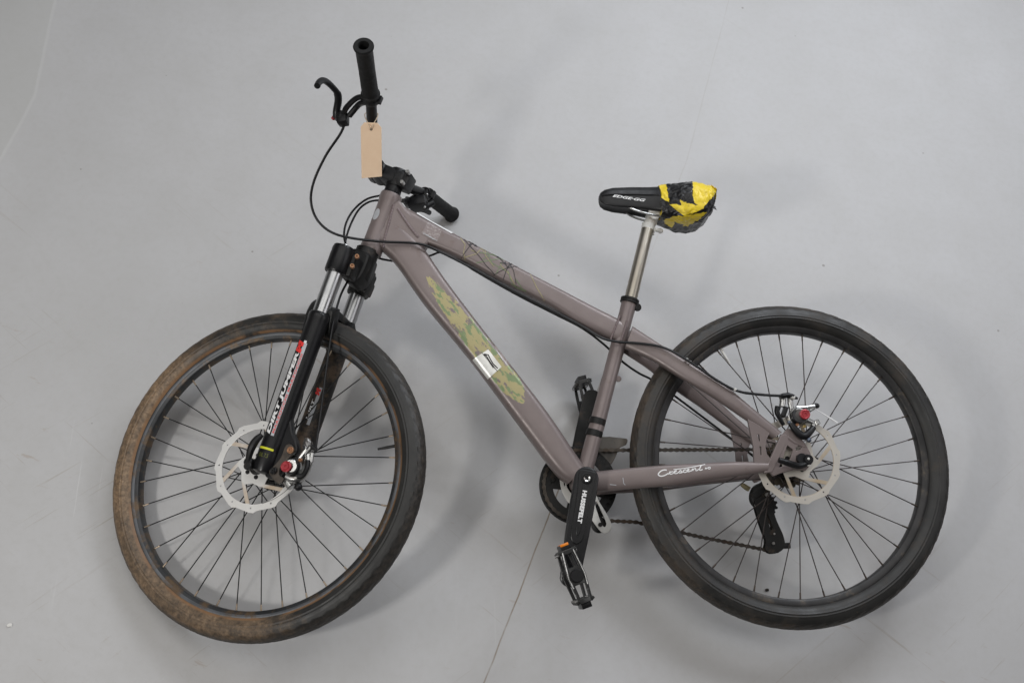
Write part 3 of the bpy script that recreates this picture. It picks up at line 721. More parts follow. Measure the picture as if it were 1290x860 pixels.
for s in (1, -1):
    g = Geo(); g.add(sweep([leg_pt(.30, s), leg_pt(.43, s)], .0172, 36)); obj('stanchion', g, CHROME, crown)
    g = Geo()
    g.add(lathe([(.0174, .326), (.0188, .3285), (.0205, .3275), (.0228, .324), (.0228, .315), (.0220, .310), (.0220, .05), (.0224, .030), (.0224, .004), (.0200, -.008), (.012, -.0115), (0, -.012)], leg_pt(0, s), ld, 40))
    if s > 0:
        g.add(plate(smooth_loop([(-0.0267, 0.1187), (-0.0428, 0.1000), (-0.0555, 0.0805), (-0.0716, 0.0655), (-0.0796, 0.0482), (-0.0645, 0.0335), (-0.0612, -0.0021), (-0.0434, -0.0111), (-0.0207, 0.0212), (-0.0160, 0.0782)], 4), [[(-0.0650, 0.0403), (-0.0707, 0.0437), (-0.0732, 0.0346), (-0.0652, 0.0321)]], .020, XZ(.0595), .004))
    obj('lower_leg', g, SATIN if s > 0 else MUDBLACK, crown)
g = Geo(); ap = [leg_pt(.285) + V((.014, 0, 0)), leg_pt(.318) + V((.022, -.006, 0)), leg_pt(.345) + V((.028, -.022, 0)), leg_pt(.357) + V((.030, -.045, 0)), leg_pt(.359) + V((.030, -.0625, 0))]
ap = ap + [V((p.x, -p.y, p.z)) for p in ap[-2::-1]]
g.add(sweep(catmull(ap, 5), [.0115] * len(catmull(ap, 5)), 16))
g.add(box(leg_pt(.335) * 1 + V((-.018, -.02, -.012)), (.009, .016, .026), Matrix.Rotation(-.5, 3, 'X'), .004)); g.add(box(leg_pt(.335, -1) + V((-.018, .02, -.012)), (.009, .016, .026), Matrix.Rotation(.5, 3, 'X'), .004))
g.add(box(V((-.014, 0, .346)), (.010, .040, .008), None, .004))
obj('arch', g, DIRTYBLACK, crown)

LR = .0220
def on_leg(z, w, off=.0005, s=1):   # z up the leg, w arc from the outer side towards the front
    fx = V((ld.z, 0, -ld.x)); a = w / LR
    return leg_pt(z, s) + V((0, s, 0)) * math.cos(a) * (LR + off) + fx * math.sin(a) * (LR + off)
zA, zB = .062, .262
pan = [(zA + .0, -.0055), (zA - .004, .000), (zA + .002, .0125), (zB - .012, .0125), (zB - .002, .008), (zB, .002), (zB - .004, -.0052)]
def panel(z0, z1, w0, w1, off, n=16):
    v = []; f = []
    for i in range(n + 1):
        for j in range(9): v.append(on_leg(z0 + (z1 - z0) * i / n, w0 + (w1 - w0) * j / 8, off))
    for i in range(n):
        for j in range(8): f.append((i * 9 + j, i * 9 + j + 1, (i + 1) * 9 + j + 1, (i + 1) * 9 + j))
    return v, f
g = Geo(); g.add(panel(zA, zB - .006, -.0068, -.0005, .0004)); g.add(panel(zB - .03, zB - .001, -.004, .0012, .0005)); decal = obj('decal', g, GREYPRINT, crown, label='white and red lettering decal down the near fork leg')
g = Geo(); g.add(text_geo('DIRT JUMPER', zB - zA - .030, .0122, lambda u, v: on_leg(zA + .002 + u, -.0003 + v, .0009), 7, .18, .05, 1.0)); obj('lettering', g, WHITE, crown)
g = Geo(); g.add(text_geo('MARZOCCHI MARZOCCHI', zB - zA - .034, .0046, lambda u, v: on_leg(zA + .005 + u, -.0061 + v, .0009), 4, .1, .04, 1.15)); obj('lettering', g, PINKPRINT, crown)
g = Geo(); g.add(text_geo('M', .027, .0150, lambda u, v: on_leg(zB - .029 + u, -.0005 + v, .0011), 7, .2, .10)); obj('emblem', g, REDPRINT, crown)
g = Geo()
for zz in (zB - .002, zB - .0045): g.add(panel(zz - .002, zz, -.0045, .001, .0010, 2))
obj('emblem_edge', g, WHITE, crown)
# faded decal on the inner side of the far leg
def on_far(z, w, off=.0006):
    fx = V((ld.z, 0, -ld.x)); a = w / LR
    return leg_pt(z, -1) + V((0, 1, 0)) * math.cos(a) * (LR + off) + fx * math.sin(a) * (LR + off)
g = Geo(); g.add(text_geo('M', .016, .010, lambda u, v: on_far(.182 + u, -.006 + v, .0009), 6, .2, .09)); obj('emblem', g, REDPRINT, crown)
g = Geo(); g.add(text_geo('DIRT', .045, .006, lambda u, v: on_far(.128 + u, -.001 + v, .0009), 5, .18, .03)); obj('lettering', g, WHITE, crown)
def far_panel(z0, z1, w0, w1):
    v = []; f = []
    for i in range(9):
        for j in range(7): v.append(on_far(z0 + (z1 - z0) * i / 8, w0 + (w1 - w0) * j / 6, .0004))
    for i in range(8):
        for j in range(6): f.append((i * 7 + j, i * 7 + j + 1, (i + 1) * 7 + j + 1, (i + 1) * 7 + j))
    return v, f
g = Geo(); g.add(far_panel(.118, .20, -.0075, -.001)); obj('decal', g, GREYPRINT, crown)
# yellow band low on the near leg
g = Geo(); g.add(panel(.0335, .0378, -.016, .016, .0006, 2)); obj('stripe', g, YELLOWPRINT, crown)
g = Geo(); g.add(text_geo('OIL 7.5', .020, .008, lambda u, v: on_leg(.018 + v, .010 - u, .0006), 3, 0, .02)); obj('lettering', g, DARKYEL, crown)

# ---- wheels
def tyre_material(name, mud):
    M = MatB(name); co = M.obco()
    sx = M.n('ShaderNodeSeparateXYZ'); M.l(co, sx.inputs[0]); X, Yy, Z = sx.outputs[0], sx.outputs[1], sx.outputs[2]
    r = M.math('SQRT', M.math('ADD', M.math('MULTIPLY', X, X), M.math('MULTIPLY', Z, Z)))
    base = M.mix(M.ramp(M.noise(14, 6, .65, co), .3, .72), (0.013, 0.0128, 0.0125, 1), (0.028, 0.027, 0.025, 1))
    fine = M.noise(120, 6, .7, co)
    # dust held by the tread, smooth black sidewall below it
    tread = M.ramp(r, .3225, .3300, 0, 1)
    base = M.mix(M.math('MULTIPLY', tread, M.ramp(fine, .40, .66, .1, .75)), base, (0.062, 0.050, 0.040, 1))
    base = M.mix(M.math('MULTIPLY', M.ramp(fine, .62, .72, 0, .5), M.ramp(M.noise(5, 4, .6, co), .4, .6)), base, (0.12, 0.085, 0.055, 1))
    spk = M.noise(70, 9, .8, co)
    base = M.mix(M.ramp(spk, .665, .70, 0, .8), base, (0.17, 0.115, 0.07, 1))
    if mud:
        th = math.radians(-28)
        dot = M.math('DIVIDE', M.math('ADD', M.math('MULTIPLY', X, math.cos(th)), M.math('MULTIPLY', Z, math.sin(th))), r)
        big = M.noise(6, 5, .6, co); nz = M.noise(26, 10, .78, co)
        lvl = M.math('ADD', M.math('MULTIPLY', M.math('SUBTRACT', nz, .5), 1.3), M.math('MULTIPLY', M.math('SUBTRACT', big, .5), 1.3))
        mask = M.ramp(M.math('ADD', M.math('ADD', M.ramp(dot, -.80, .35, -.60, .05), M.ramp(dot, .25, 1.0, 0, .26)), lvl), -.30, .55)
        rr = M.ramp(r, .3250, .3350, 1.0, .05)
        base = M.mix(M.math('MULTIPLY', mask, M.math('MULTIPLY', rr, .95)), base, M.mix(M.ramp(fine, .36, .64), (0.125, 0.080, 0.046, 1), (0.34, 0.228, 0.135, 1)))
        bead = M.math('MULTIPLY', M.ramp(r, .2925, .2950, 1, 0), M.ramp(M.noise(18, 5, .6, co), .38, .5))
        base = M.mix(M.math('MULTIPLY', bead, .8), base, (0.23, 0.125, 0.06, 1))
    else:
        nz = M.noise(15, 9, .75, co)
        dl = M.ramp(X, -.1, .33, 0, 1)
        base = M.mix(M.math('MULTIPLY', M.ramp(M.math('ADD', nz, M.math('MULTIPLY', dl, .08)), .52, .68, 0, .7), M.ramp(r, .318, .328, .45, 1)), base, (0.085, 0.062, 0.043, 1))
    M.col(base); M.set(Roughness=M.ramp(M.noise(30, 5, .6, co), .3, .7, .42, .62)); M.bump(M.noise(500, 3, .6, co), .25, .0006)
    return M.m
def rotor_material(name, c, arm):
    M = MatB(name); co = M.obco(); sx = M.n('ShaderNodeSeparateXYZ'); M.l(co, sx.inputs[0]); X, Z = sx.outputs[0], sx.outputs[2]
    r = M.math('SQRT', M.math('ADD', M.math('MULTIPLY', X, X), M.math('MULTIPLY', Z, Z)))
    k = M.math('MULTIPLY', M.ramp(r, .040, .052, 0, 1), M.ramp(r, .0735, .0760, 1, 0))
    base = M.mix(M.ramp(M.noise(45, 5, .6, co), .3, .7), tuple(x * .93 for x in c[:3]) + (1,), c)
    base = M.mix(M.math('MULTIPLY', k, M.ramp(M.noise(30, 6, .6, co), .3, .6, .35, 1)), base, arm)
    base = M.mix(M.ramp(M.noise(24, 8, .7, co), .60, .70, 0, .6), base, arm)
    ring = M.math('MULTIPLY', M.math('GREATER_THAN', r, .0775), M.ramp(M.math('FRACT', M.math('MULTIPLY', r, 900)), 0, 1, 0, .12))
    base = M.mix(ring, base, (0.35, 0.34, 0.33, 1))
    M.col(base); M.set(Metallic=.35, Roughness=.33); return M.m
ROT_F = rotor_material('brushed_rotor', (0.86, 0.85, 0.83, 1), (0.60, 0.46, 0.32, 1)); ROT_R = rotor_material('tarnished_rotor', (0.66, 0.62, 0.555, 1), (0.50, 0.40, 0.28, 1))
TYRE_F, TYRE_R = tyre_material('muddy_tyre', True), tyre_material('dusty_tyre', False)
RIM_F = plain('worn_black_rim', (0.040, 0.042, 0.045, 1), 0.42, 0.5, 0.35, 18, (0.12, 0.080, 0.048, 1), 0.49)
RIM_R = plain('black_rim', (0.026, 0.025, 0.025, 1), 0.42, 0.3, 0.4, 22, (0.095, 0.075, 0.055, 1), 0.56)
TRACK = plain('bare_brake_track', (0.12, 0.125, 0.135, 1), 0.38, 0.6, 0.4, 14, (0.13, 0.088, 0.055, 1), 0.52)
SPOKE = plain('black_spoke', (0.012, 0.012, 0.012, 1), 0.35, 0.3, 0.2, 60, bump=0)
SPOKE_R = plain('rusty_black_spoke', (0.035, 0.026, 0.023, 1), 0.45, 0.2, 0.3, 60, bump=0)
NIPPLE = plain('nipple', (0.30, 0.24, 0.18, 1), 0.4, 0.6, 0.3, 200)
NIPPLE_R = plain('dark_nipple', (0.06, 0.045, 0.035, 1), 0.5, 0.3, 0.4, 200)

def tyre_geo(seed):
    g = Geo(); NS, NP = 420, 49; v = []; f = []; rnd = random.Random(seed)
    for i in range(NS):
        a = 2 * math.pi * i / NS; c, s = math.cos(a), math.sin(a)
        for j in range(NP):
            ph = math.radians(-142 + 284 * j / (NP - 1)); R0 = .0252
            rr = .3092 + R0 * math.cos(ph) ; y = R0 * 1.02 * math.sin(ph); d = 0
            ap = abs(math.degrees(ph))
            if ap < 54:    # file tread of small blocks, canted to the centre line
                col = int((ap + 2) / 9); cell = (i + (col * 2 if ph > 0 else col * 2 + 3)) % 6
                d = .0010 if (cell < 4 and col % 2 == 0) else (.0008 if (cell in (1, 2, 3) and col % 2) else 0)
                d *= 1 + .25 * rnd.random()
            elif ap < 60: d = .0007
            elif 84 < ap < 89: d = .0007
            elif 100 < ap < 106: d = .0010
            elif 114 < ap < 118: d = .0006
            rr += d * math.cos(ph); y += d * math.sin(ph)
            v.append((rr * c, y, rr * s))
    for i in range(NS):
        i2 = (i + 1) % NS
        for j in range(NP - 1): f.append((i * NP + j, i * NP + j + 1, i2 * NP + j + 1, i2 * NP + j))
    g.add((v, f)); return g

def rim_geo():
    g = Geo()
    prof = [(.2905, .0108), (.2928, .0122), (.2928, .0140), (.2912, .0148), (.2845, .0140), (.2832, .0134), (.2790, .0128), (.2762, .0108), (.2752, .0060), (.2750, 0)]
    full = prof + [(r, -h) for r, h in prof[-2::-1]]
    vf = lathe(full, (0, 0, 0), (0, 1, 0), 180, True); g.add(vf)
    n = len(full)
    for k in range(len(g.f)):
        i = k % n
        if i in (3, 4) or i in (n - 5, n - 6): g.m[k] = 1
    return g

def spoke_mesh(name, mats, side, lead, fl_y, fl_r):
    a = math.radians(58 * (1 if lead else -1)); h = V((fl_r * math.cos(a), fl_y, fl_r * math.sin(a))); r = V((.2755, .004 * side, 0)); d = (r - h).normalized()
    h = h + V((0, .0022 * (1 if lead else -1) * side, 0))
    g = Geo(); g.add(sweep([h, h.lerp(r, .02), r], .00115, 6), 0); g.add(sweep([r - d * .013, r - d * .001, r + d * .003], [.0017, .0019, .0019], 8), 1)
    g.add(sphere(h, .0022, 1), 0)
    return g.mesh(name, mats)

def wheel(mat, front):
    mats = [RIM_F, TRACK] if front else [RIM_R, RIM_R]
    rim = obj('wheel', rim_geo(), mats, bike, mat, 'front wheel, tyre caked with brown mud' if front else 'rear wheel with black rim and dusty tyre')
    obj('tyre', tyre_geo(3 if front else 5), TYRE_F if front else TYRE_R, rim, angle=28)
    yl, yr, fr_ = (.024, -.034, .029) if front else (.033, -.020, .029)
    phase = 3.0 if front else 0.0
    for side, y in ((1, yl), (-1, yr)):
        for lead in (0, 1):
            me = spoke_mesh('spoke', [SPOKE, NIPPLE] if front else [SPOKE_R, NIPPLE_R], side, lead, y, fr_)
            for k in range(9):
                o = bpy.data.objects.new('spoke', me); COL.objects.link(o); o.parent = rim
                o.rotation_euler = (0, math.radians(phase + 40 * k + (20 if lead else 0) + (10 if side < 0 else 0)), 0)
    # valve
    ang = 2.65 if front else 1.083
    d = V((math.cos(ang), 0, math.sin(ang))); g = Geo(); g.add(sweep([d * .277, d * .256, d * .246, d * .238], [.0032, .003, .0024, .0022], 10)); obj('valve', g, DIRTYBLACK if front else WHITEMETAL, rim)
    g = Geo()
    ax = .052 if front else .068
    g.add(lathe([(.0, -ax), (.008, -ax), (.011, -ax + .008), (.012, yr - .004), (fr_ + .004, yr - .002), (fr_ + .004, yr + .002), (.018, yr + .006), (.0165, 0), (.0185, yl - .006), (fr_ + .004, yl - .002), (fr_ + .004, yl + .002), (.022, yl + .004), (.022, yl + .012), (.012, yl + .014), (.010, ax), (0, ax)], (0, 0, 0), (0, 1, 0), 40))
    obj('hub', g, DIRTYBLACK, rim)
    # brake rotor
    R1, R2 = (.0925, .0885) if front else (.0905, .0868)
    out = []
    for k in range(12):
        a0 = 30 * k + (8 if front else 18); out += [(R2 * math.cos(math.radians(a0 - 3)) , R2 * math.sin(math.radians(a0 - 3))), (R1 * 1.0 * math.cos(math.radians(a0 + 2)), R1 * math.sin(math.radians(a0 + 2)))]
        out += [((R1 - .001) * math.cos(math.radians(a0 + 8)), (R1 - .001) * math.sin(math.radians(a0 + 8))), (R2 * math.cos(math.radians(a0 + 20)), R2 * math.sin(math.radians(a0 + 20)))]
    ri = R2 - .0125; holes = []; tw = 30
    for k in range(6):
        a = 60 * k + (20 if front else 40); b = a + 60; w = 3.2
        holes.append(arc(ri, a + w, b - w, 14) + [(.041 * math.cos(math.radians(b + tw - 7)), .041 * math.sin(math.radians(b + tw - 7)))] + [(.034 * math.cos(math.radians(a + tw + 34)), .034 * math.sin(math.radians(a + tw + 34)))] + [(.041 * math.cos(math.radians(a + tw + 9)), .041 * math.sin(math.radians(a + tw + 9)))])
    for k in range(12):
        a = math.radians(30 * k + (14 if front else 24)); holes.append([(q[0] + (R2 - .0055) * math.cos(a), q[1] + (R2 - .0055) * math.sin(a)) for q in arc(.0021, 0, 330, 8)])
    holes.append(arc(.0175, 0, 354, 40))
    ry = (yl + .0145) + (.0 if front else .002)
    g = Geo(); g.add(plate(out, holes, .0022, XZ(ry), .0003)); rot = obj('brake_rotor', g, ROT_F if front else ROT_R, rim)
    g = Geo()
    for k in range(6):
        a = math.radians(60 * k + 10); p = V((.022 * math.cos(a), ry, .022 * math.sin(a))); g.add(cyl(p, p + V((0, .0042, 0)), .0046, 12, .0036))
    obj('rotor_bolt', g, BLACK, rim)
    return rim
fw_ = wheel(STEER, True)
rw_ = wheel(I4, False)

# quick releases
g = Geo(); q = V((-0.0040, 0.0780, -0.0076))
g.add(cyl((0, .068, 0), (0, .082, 0), .010, 20, .0085, .001)); g.add(cyl(q + V((0, -.006, 0)), q + V((0, .006, 0)), .0080, 18, None, .0012)); g.add(sweep([V((0, .076, 0)), q], .006, 10))
lp = catmull([V((0.0011, 0.0780, -0.0010)), V((0.0011, 0.0860, 0.0234)), V((-0.0020, 0.0880, 0.0421)), V((-0.0076, 0.0850, 0.0579))], 6); g.add(sweep(lp, [.0040 + .0030 * math.sin(math.pi * i / (len(lp) - 1)) + .001 for i in range(len(lp))], 10))
g.add(cyl((0, -.062, 0), (0, -.078, 0), .011, 16, .008)); g.add(cyl((0, -.07, 0), (0, .07, 0), .0026, 8))
obj('quick_release', g, DIRTYBLACK, bike, STEER)
g = Geo(); q = V((-0.0122, 0.0800, -0.0032)); g.add(cyl(q + V((.0, -.010, 0)), q + V((0, .004, 0)), .0115, 22, .0095, .0014)); g.add(cyl((0, .064, 0), (0, .078, 0), .010, 16))
lp = catmull([q + V((0, -.004, -.006)), V((0.0091, 0.0800, -0.0156)), V((0.0316, 0.0860, -0.0104)), V((0.0511, 0.0880, -0.0040))], 6); g.add(sweep(lp, [.0055 + .0012 * math.sin(math.pi * i / (len(lp) - 1)) for i in range(len(lp))], 10))
g.add(cyl((0, -.064, 0), (0, -.080, 0), .010, 16, .008)); g.add(cyl((0, -.07, 0), (0, .07, 0), .0026, 8)); qr = obj('quick_release', g, BLACK, bike)
g = Geo(); g.add(sphere(q + V((.001, .004, .001)), .0028, 2, (1, .5, 1))); g.add(sphere(V((-0.0123, 0.0790, -0.0150)), .0026, 2, (1.6, .6, .8))); obj('axle_nut', g, WHITEMETAL, qr)

# ---- crankset
CR = V((.4375, -.044, -.0345))
dn = V((.205, 0, -.979)).normalized(); up_ = -dn; CL = .1915
PEDN = V((BB.x, 0, BB.z)) + dn * CL; PEDF = V((BB.x, 0, BB.z)) + up_ * CL
g = Geo(); g.add(lathe([(0, -.070), (.013, -.070), (.013, .066), (0, .066)], BB, (0, 1, 0), 24)); 
crank = obj('crankset', g, BLACK, bike)
def crank_arm(y0, d, name, mat):
    sx = V((d.z, 0, -d.x)); sx = sx if sx.x > 0 else -sx
    fm = Matrix(((d.x, sx.x, 0, BB.x), (0, 0, 1, y0), (d.z, sx.z, 0, BB.z), (0, 0, 0, 1)))
    g = Geo(); L = CL
    out = [(.0205 * math.cos(math.radians(a)) - 0, .0205 * math.sin(math.radians(a))) for a in range(90, 271, 12)] + [(.03, -.0208), (.06, -.0212), (.11, -.0200), (.15, -.0180)] + [(L + .0165 * math.cos(math.radians(a)), .0165 * math.sin(math.radians(a))) for a in range(-70, 71, 14)] + [(.15, .0180), (.11, .0200), (.06, .0212), (.03, .0208)]
    s = 1 if y0 > 0 else -1
    g.add(plate(out, [], .013, fm, .0035))
    # raised centre panel between two grooves
    pan = [(-.014, -.0135), (-.006, -.016), (.03, -.0135), (.09, -.0120), (.118, -.0105), (.128, 0), (.118, .0105), (.09, .0120), (.03, .0135), (-.006, .016), (-.014, .0135)]
    f2 = fm.copy(); f2[1][3] = y0 + s * .0066
    g.add(plate(smooth_loop(pan, 3), [], .003, f2, .0012))
    f3 = fm.copy(); f3[1][3] = y0 + s * .0080
    g.add(plate(smooth_loop([(.020, -.0052), (.09, -.0050), (.112, 0), (.09, .0050), (.020, .0052), (.014, 0)], 3), [], .0024, f3, .0010))
    a = obj(name, g, mat, crank)
    g = Geo(); c = BB + V((0, y0 + s * .0075, 0))
    g.add(lathe([(.0035, .0), (.0035, .002), (.0062, .0034), (.0066, .0028), (.0066, .0)], c, (0, s, 0), 24)); obj('crank_bolt', g, SILVER if s > 0 else BLACK, crank)
    g = Geo(); g.add(lathe([(.0068, 0), (.0095, .0018), (.0112, .0016), (.0122, -.001)], c, (0, s, 0), 30)); obj('bolt_collar', g, SATIN, crank)
    return a, fm
ARM, FM = crank_arm(.076, dn, 'crank_arm', SATIN)
crank_arm(-.078, up_, 'crank_arm', DIRTYBLACK)
g = Geo()
def on_arm(u, v): return V((BB.x, .0860, BB.z)) + dn * (.024 + u) + V((-dn.z, 0, dn.x)).normalized() * (.0044 - v)
g.add(text_geo('HUSSEFELT', .064, .0088, on_arm, 1, 0, .06, 1.06)); obj('lettering', g, WHITE, crank)

# chainring with guard
g = Geo(); fmc = Matrix(((1, 0, 0, CR.x), (0, 0, -1, CR.y), (0, 1, 0, CR.z), (0, 0, 0, 1)))
teeth = []
for k in range(36):
    a = 10 * k
    for da, r in ((-5, .0690), (-2.6, .0695), (-1.2, .0752), (1.2, .0752), (2.6, .0695)): teeth.append((r * math.cos(math.radians(a + da)), r * math.sin(math.radians(a + da))))
holes = []
for k in range(4):
    a = 90 * k + 56; holes.append(arc(.0545, a - 27, a + 27, 10) + arc(.030, a + 16, a - 16, 6))
holes.append(arc(.0135, 0, 350, 30))
g.add(plate(teeth, holes, .003, fmc, .0005))
fg = fmc.copy(); fg[1][3] = CR.y - .006
g.add(plate(arc(.0805, 0, 357, 90), [arc(.0585, 0, 355, 60)], .004, fg, .0012))
for k in range(4):
    a = math.radians(90 * k + 11); p = CR + V((.0545 * math.cos(a), .001, .0545 * math.sin(a))); g.add(cyl(p, p + V((0, .004, 0)), .0050, 12, .004)); g.add(cyl(p + V((.006, 0, -.006)), p + V((.006, .003, -.006)), .0025, 8))
obj('chainring', g, DIRTYBLACK, crank)

# chain guide
g = Geo(); g.add(plate(smooth_loop([(0.4755, -0.0125), (0.4719, -0.0010), (0.4637, -0.0044), (0.4642, -0.0192), (0.4647, -0.0356), (0.4570, -0.0505), (0.4425, -0.0621), (0.4246, -0.0673), (0.4075, -0.0529), (0.3967, -0.0727), (0.3844, -0.0940), (0.3753, -0.1136), (0.3759, -0.1265), (0.3845, -0.1344), (0.3958, -0.1310), (0.4114, -0.1097), (0.4255, -0.0917), (0.4433, -0.0833), (0.4610, -0.0700), (0.4718, -0.0502), (0.4761, -0.0305)], 3),
    [smooth_loop([(0.4075, -0.0733), (0.4008, -0.0718), (0.3925, -0.0907), (0.3836, -0.1135), (0.3873, -0.1231), (0.3952, -0.1149)], 3), smooth_loop([(0.4709, -0.0224), (0.4668, -0.0225), (0.4656, -0.0356), (0.4689, -0.0372)], 3)], .004, XZ(-.034), .0008))
guide = obj('chain_guide', g, WHITEMETAL, bike)
g = Geo(); g.add(plate(smooth_loop([(0.3931, 0.0657), (0.3390, 0.0633), (0.3289, 0.0597), (0.3328, 0.0497), (0.3449, 0.0448), (0.3522, 0.0331), (0.3650, 0.0098), (0.3888, 0.0068), (0.4011, 0.0338)], 2), [], .003, XZ(-.055), .0008)); obj('guide_cage', g, plain('smoky_brown_plastic', (0.085, 0.072, 0.058, 1), 0.3, 0, 0.2, 40, (0.16, 0.085, 0.04, 1), .58), guide)
g = Geo(); p = V((0.3968, -0.0460, -0.1173)); g.add(lathe([(.003, -.006), (.013, -.006), (.0165, -.004), (.0165, .004), (.013, .006), (.003, .006)], p, (0, 1, 0), 28)); g.add(cyl(p + V((0, .004, 0)), p + V((0, .016, 0)), .0045, 12)); obj('guide_roller', g, DIRTYBLACK, guide)
g = Geo(); g.add(sweep([V((0.4763, -0.0280, -0.0148)), V((0.4743, -0.0280, -0.0050)), V((0.4675, -0.0280, -0.0010)), V((0.4645, -0.0280, -0.0084))], .0014, 8)); obj('guide_hook', g, WHITEMETAL, guide)

# cassette
g = Geo()
for k, (r, y) in enumerate(((.050, -.026), (.0455, -.0305), (.041, -.035), (.0365, -.0395), (.032, -.044), (.028, -.0485), (.0245, -.053))):
    nt = int(r / .00202); pts = []
    for t in range(nt):
        a = 2 * math.pi * t / nt
        for da, rr in ((-.45, r - .004), (-.18, r), (.18, r), (.45, r - .004)): pts.append((rr * math.cos(a + da * 2 * math.pi / nt), rr * math.sin(a + da * 2 * math.pi / nt)))
    hs = [arc(.0145, 0, 350, 24)]
    if k < 4:
        for h in range(6): hs.append(arc(r - .010, 60 * h + 8, 60 * h + 50, 6) + arc(.021, 60 * h + 46, 60 * h + 12, 4))
    g.add(plate(pts, hs, .0019, Matrix(((1, 0, 0, 0), (0, 0, -1, y), (0, 1, 0, 0), (0, 0, 0, 1))), .0002))
obj('cassette', g, plain('grimy_sprockets', (0.10, 0.085, 0.065, 1), 0.42, 0.75, 0.3, 60, (0.07, 0.045, 0.028, 1), .5), rw_)

# rear derailleur
UP, LP = V((0.0361, -0.0580, -0.0819)), V((0.0280, -0.0600, -0.1594))
g = Geo()
for c, w in ((V((0.0444, -0.0820, -0.0596)), .017), (V((0.0326, -0.0780, -0.0703)), .014)): g.add(box(c, (w, .010, .014), Matrix.Rotation(.5, 3, 'Y'), .005))
g.add(sweep(catmull([V((.012, -.074, -.018)), V((0.0348, -0.0800, -0.0397)), V((0.0517, -0.0840, -0.0492)), V((0.0566, -0.0840, -0.0693)), V((0.0419, -0.0800, -0.0867))], 5), .0105, 12))
g.add(cyl(V((0.0343, -0.0660, -0.0679)), V((0.0270, -0.0900, -0.0660)), .008, 18, None, .001)); g.add(cyl(V((.004, -.068, -.012)), V((.010, -.088, -.020)), .010, 16, None, .001))
der = obj('rear_derailleur', g, DIRTYBLACK, bike)
for yy in (-.051, -.067):
    g = Geo(); g.add(plate(smooth_loop([(0.0647, -0.0781), (0.0519, -0.0666), (0.0333, -0.0686), (0.0295, -0.0853), (0.0217, -0.1152), (0.0105, -0.1451), (0.0087, -0.1648), (0.0182, -0.1776), (0.0372, -0.1821), (0.0499, -0.1721), (0.0468, -0.1542), (0.0561, -0.1212)], 3), [smooth_loop([(0.0444, -0.1016), (0.0393, -0.1017), (0.0310, -0.1250), (0.0351, -0.1348)], 2)], .0022, XZ(yy), .0005)); obj('cage_plate', g, DIRTYBLACK, der)
for c in (UP, LP):
    g = Geo(); pts = []
    for t in range(11):
        a = 2 * math.pi * t / 11
        for da, rr in ((-.2, .0175), (-.08, .0215), (.08, .0215), (.2, .0175)): pts.append((c.x + rr * math.cos(a + da), c.z + rr * math.sin(a + da)))
    g.add(plate(pts, [], .004, XZ(-.059), .0006)); g.add(cyl((c.x, -.048, c.z), (c.x, -.070, c.z), .0045, 12)); obj('pulley', g, DIRTYBLACK, der)
g = Geo(); g.add(sweep([V((0.0658, -0.0820, -0.0458)), V((0.0740, -0.0820, -0.0406)), V((0.0822, -0.0820, -0.0345))], [.0055, .006, .0045], 12)); obj('barrel_adjuster', g, plain('old_brass', (0.30, 0.26, 0.15, 1), .4, .5, .2, 100), der)
g = Geo(); g.add(box(V((0.0032, -0.0600, -0.1664)), (.0075, .010, .006), None, .0015)); obj('cage_pin', g, BLACK, der)

for p, r in (((0.0385, -0.0500, -0.0609), .0045), ((0.0587, -0.0620, -0.0812), .0045), ((0.0303, -0.0480, -0.1420), .0022), ((0.0341, -0.0460, -0.1616), .0030)):
    g = Geo(); g.add(cyl(V(p), V(p) + V((0, .004, 0)), r, 12, None, .0006)); obj('pivot_bolt', g, BOLT, der)

# chain
def chain_path():
    P = []
    yc, yr = CR.y, -.044
    for a in range(97, -100, -7): P.append(V((CR.x + .0727 * math.cos(math.radians(a)), yc, CR.z + .0727 * math.sin(math.radians(a)))))
    P.append(V((0.3216, -0.0480, -0.1121))); P.append(V((0.1886, -0.0540, -0.1443)))
    for a in range(265, 90, -20): pass
    for a in (-100, -70, -40, -10, 20): P.append(V((LP.x + -.0185 * math.cos(math.radians(a)), -.059, LP.z + .0185 * math.sin(math.radians(a)))))
    for a in (200, 170, 140): P.append(V((UP.x + -.0185 * math.cos(math.radians(a)), -.058, UP.z + .0185 * math.sin(math.radians(a)))))
    for a in range(-60, -275, -18): P.append(V((.0345 * math.cos(math.radians(a)), yr, .0345 * math.sin(math.radians(a)))))
    return P
def chain_geo():
    P = chain_path(); P.append(P[0]); L = [0]
    for a, b in zip(P, P[1:]): L.append(L[-1] + (b - a).length)
    n = round(L[-1] / .0127); n += n % 2; pit = L[-1] / n; pts = []; j = 0
    for k in range(n):
        s = k * pit
        while L[j + 1] < s: j += 1
        pts.append(P[j].lerp(P[j + 1], (s - L[j]) / max(1e-9, L[j + 1] - L[j])))
    g = Geo()
    for k in range(n):
        a, b = pts[k], pts[(k + 1) % n]; d = (b - a); ln = d.length; d.normalize(); nrm = d.cross(V((0, 1, 0))).normalized()
        hw = .0028 if k % 2 else .0019
        sh = [(-.0036, 0), (-.0026, .0036), (.0008, .0042), (ln * .5, .0024), (ln - .0008, .0042), (ln + .0026, .0036), (ln + .0036, 0), (ln + .0026, -.0036), (ln - .0008, -.0042), (ln * .5, -.0024), (.0008, -.0042), (-.0026, -.0036)]
        for s in (-1, 1):
            v = []
            for t in (0, .0011):
                for u, w in sh: v.append(a + d * u + nrm * w + V((0, s * (hw + t), 0)))
            m = len(sh); f = [tuple(range(m)), tuple(range(2 * m - 1, m - 1, -1))] + [(i, (i + 1) % m, m + (i + 1) % m, m + i) for i in range(m)]
            g.add((v, f))
        g.add(cyl(a - V((0, .0036, 0)), a + V((0, .0036, 0)), .0030, 6))
    return g
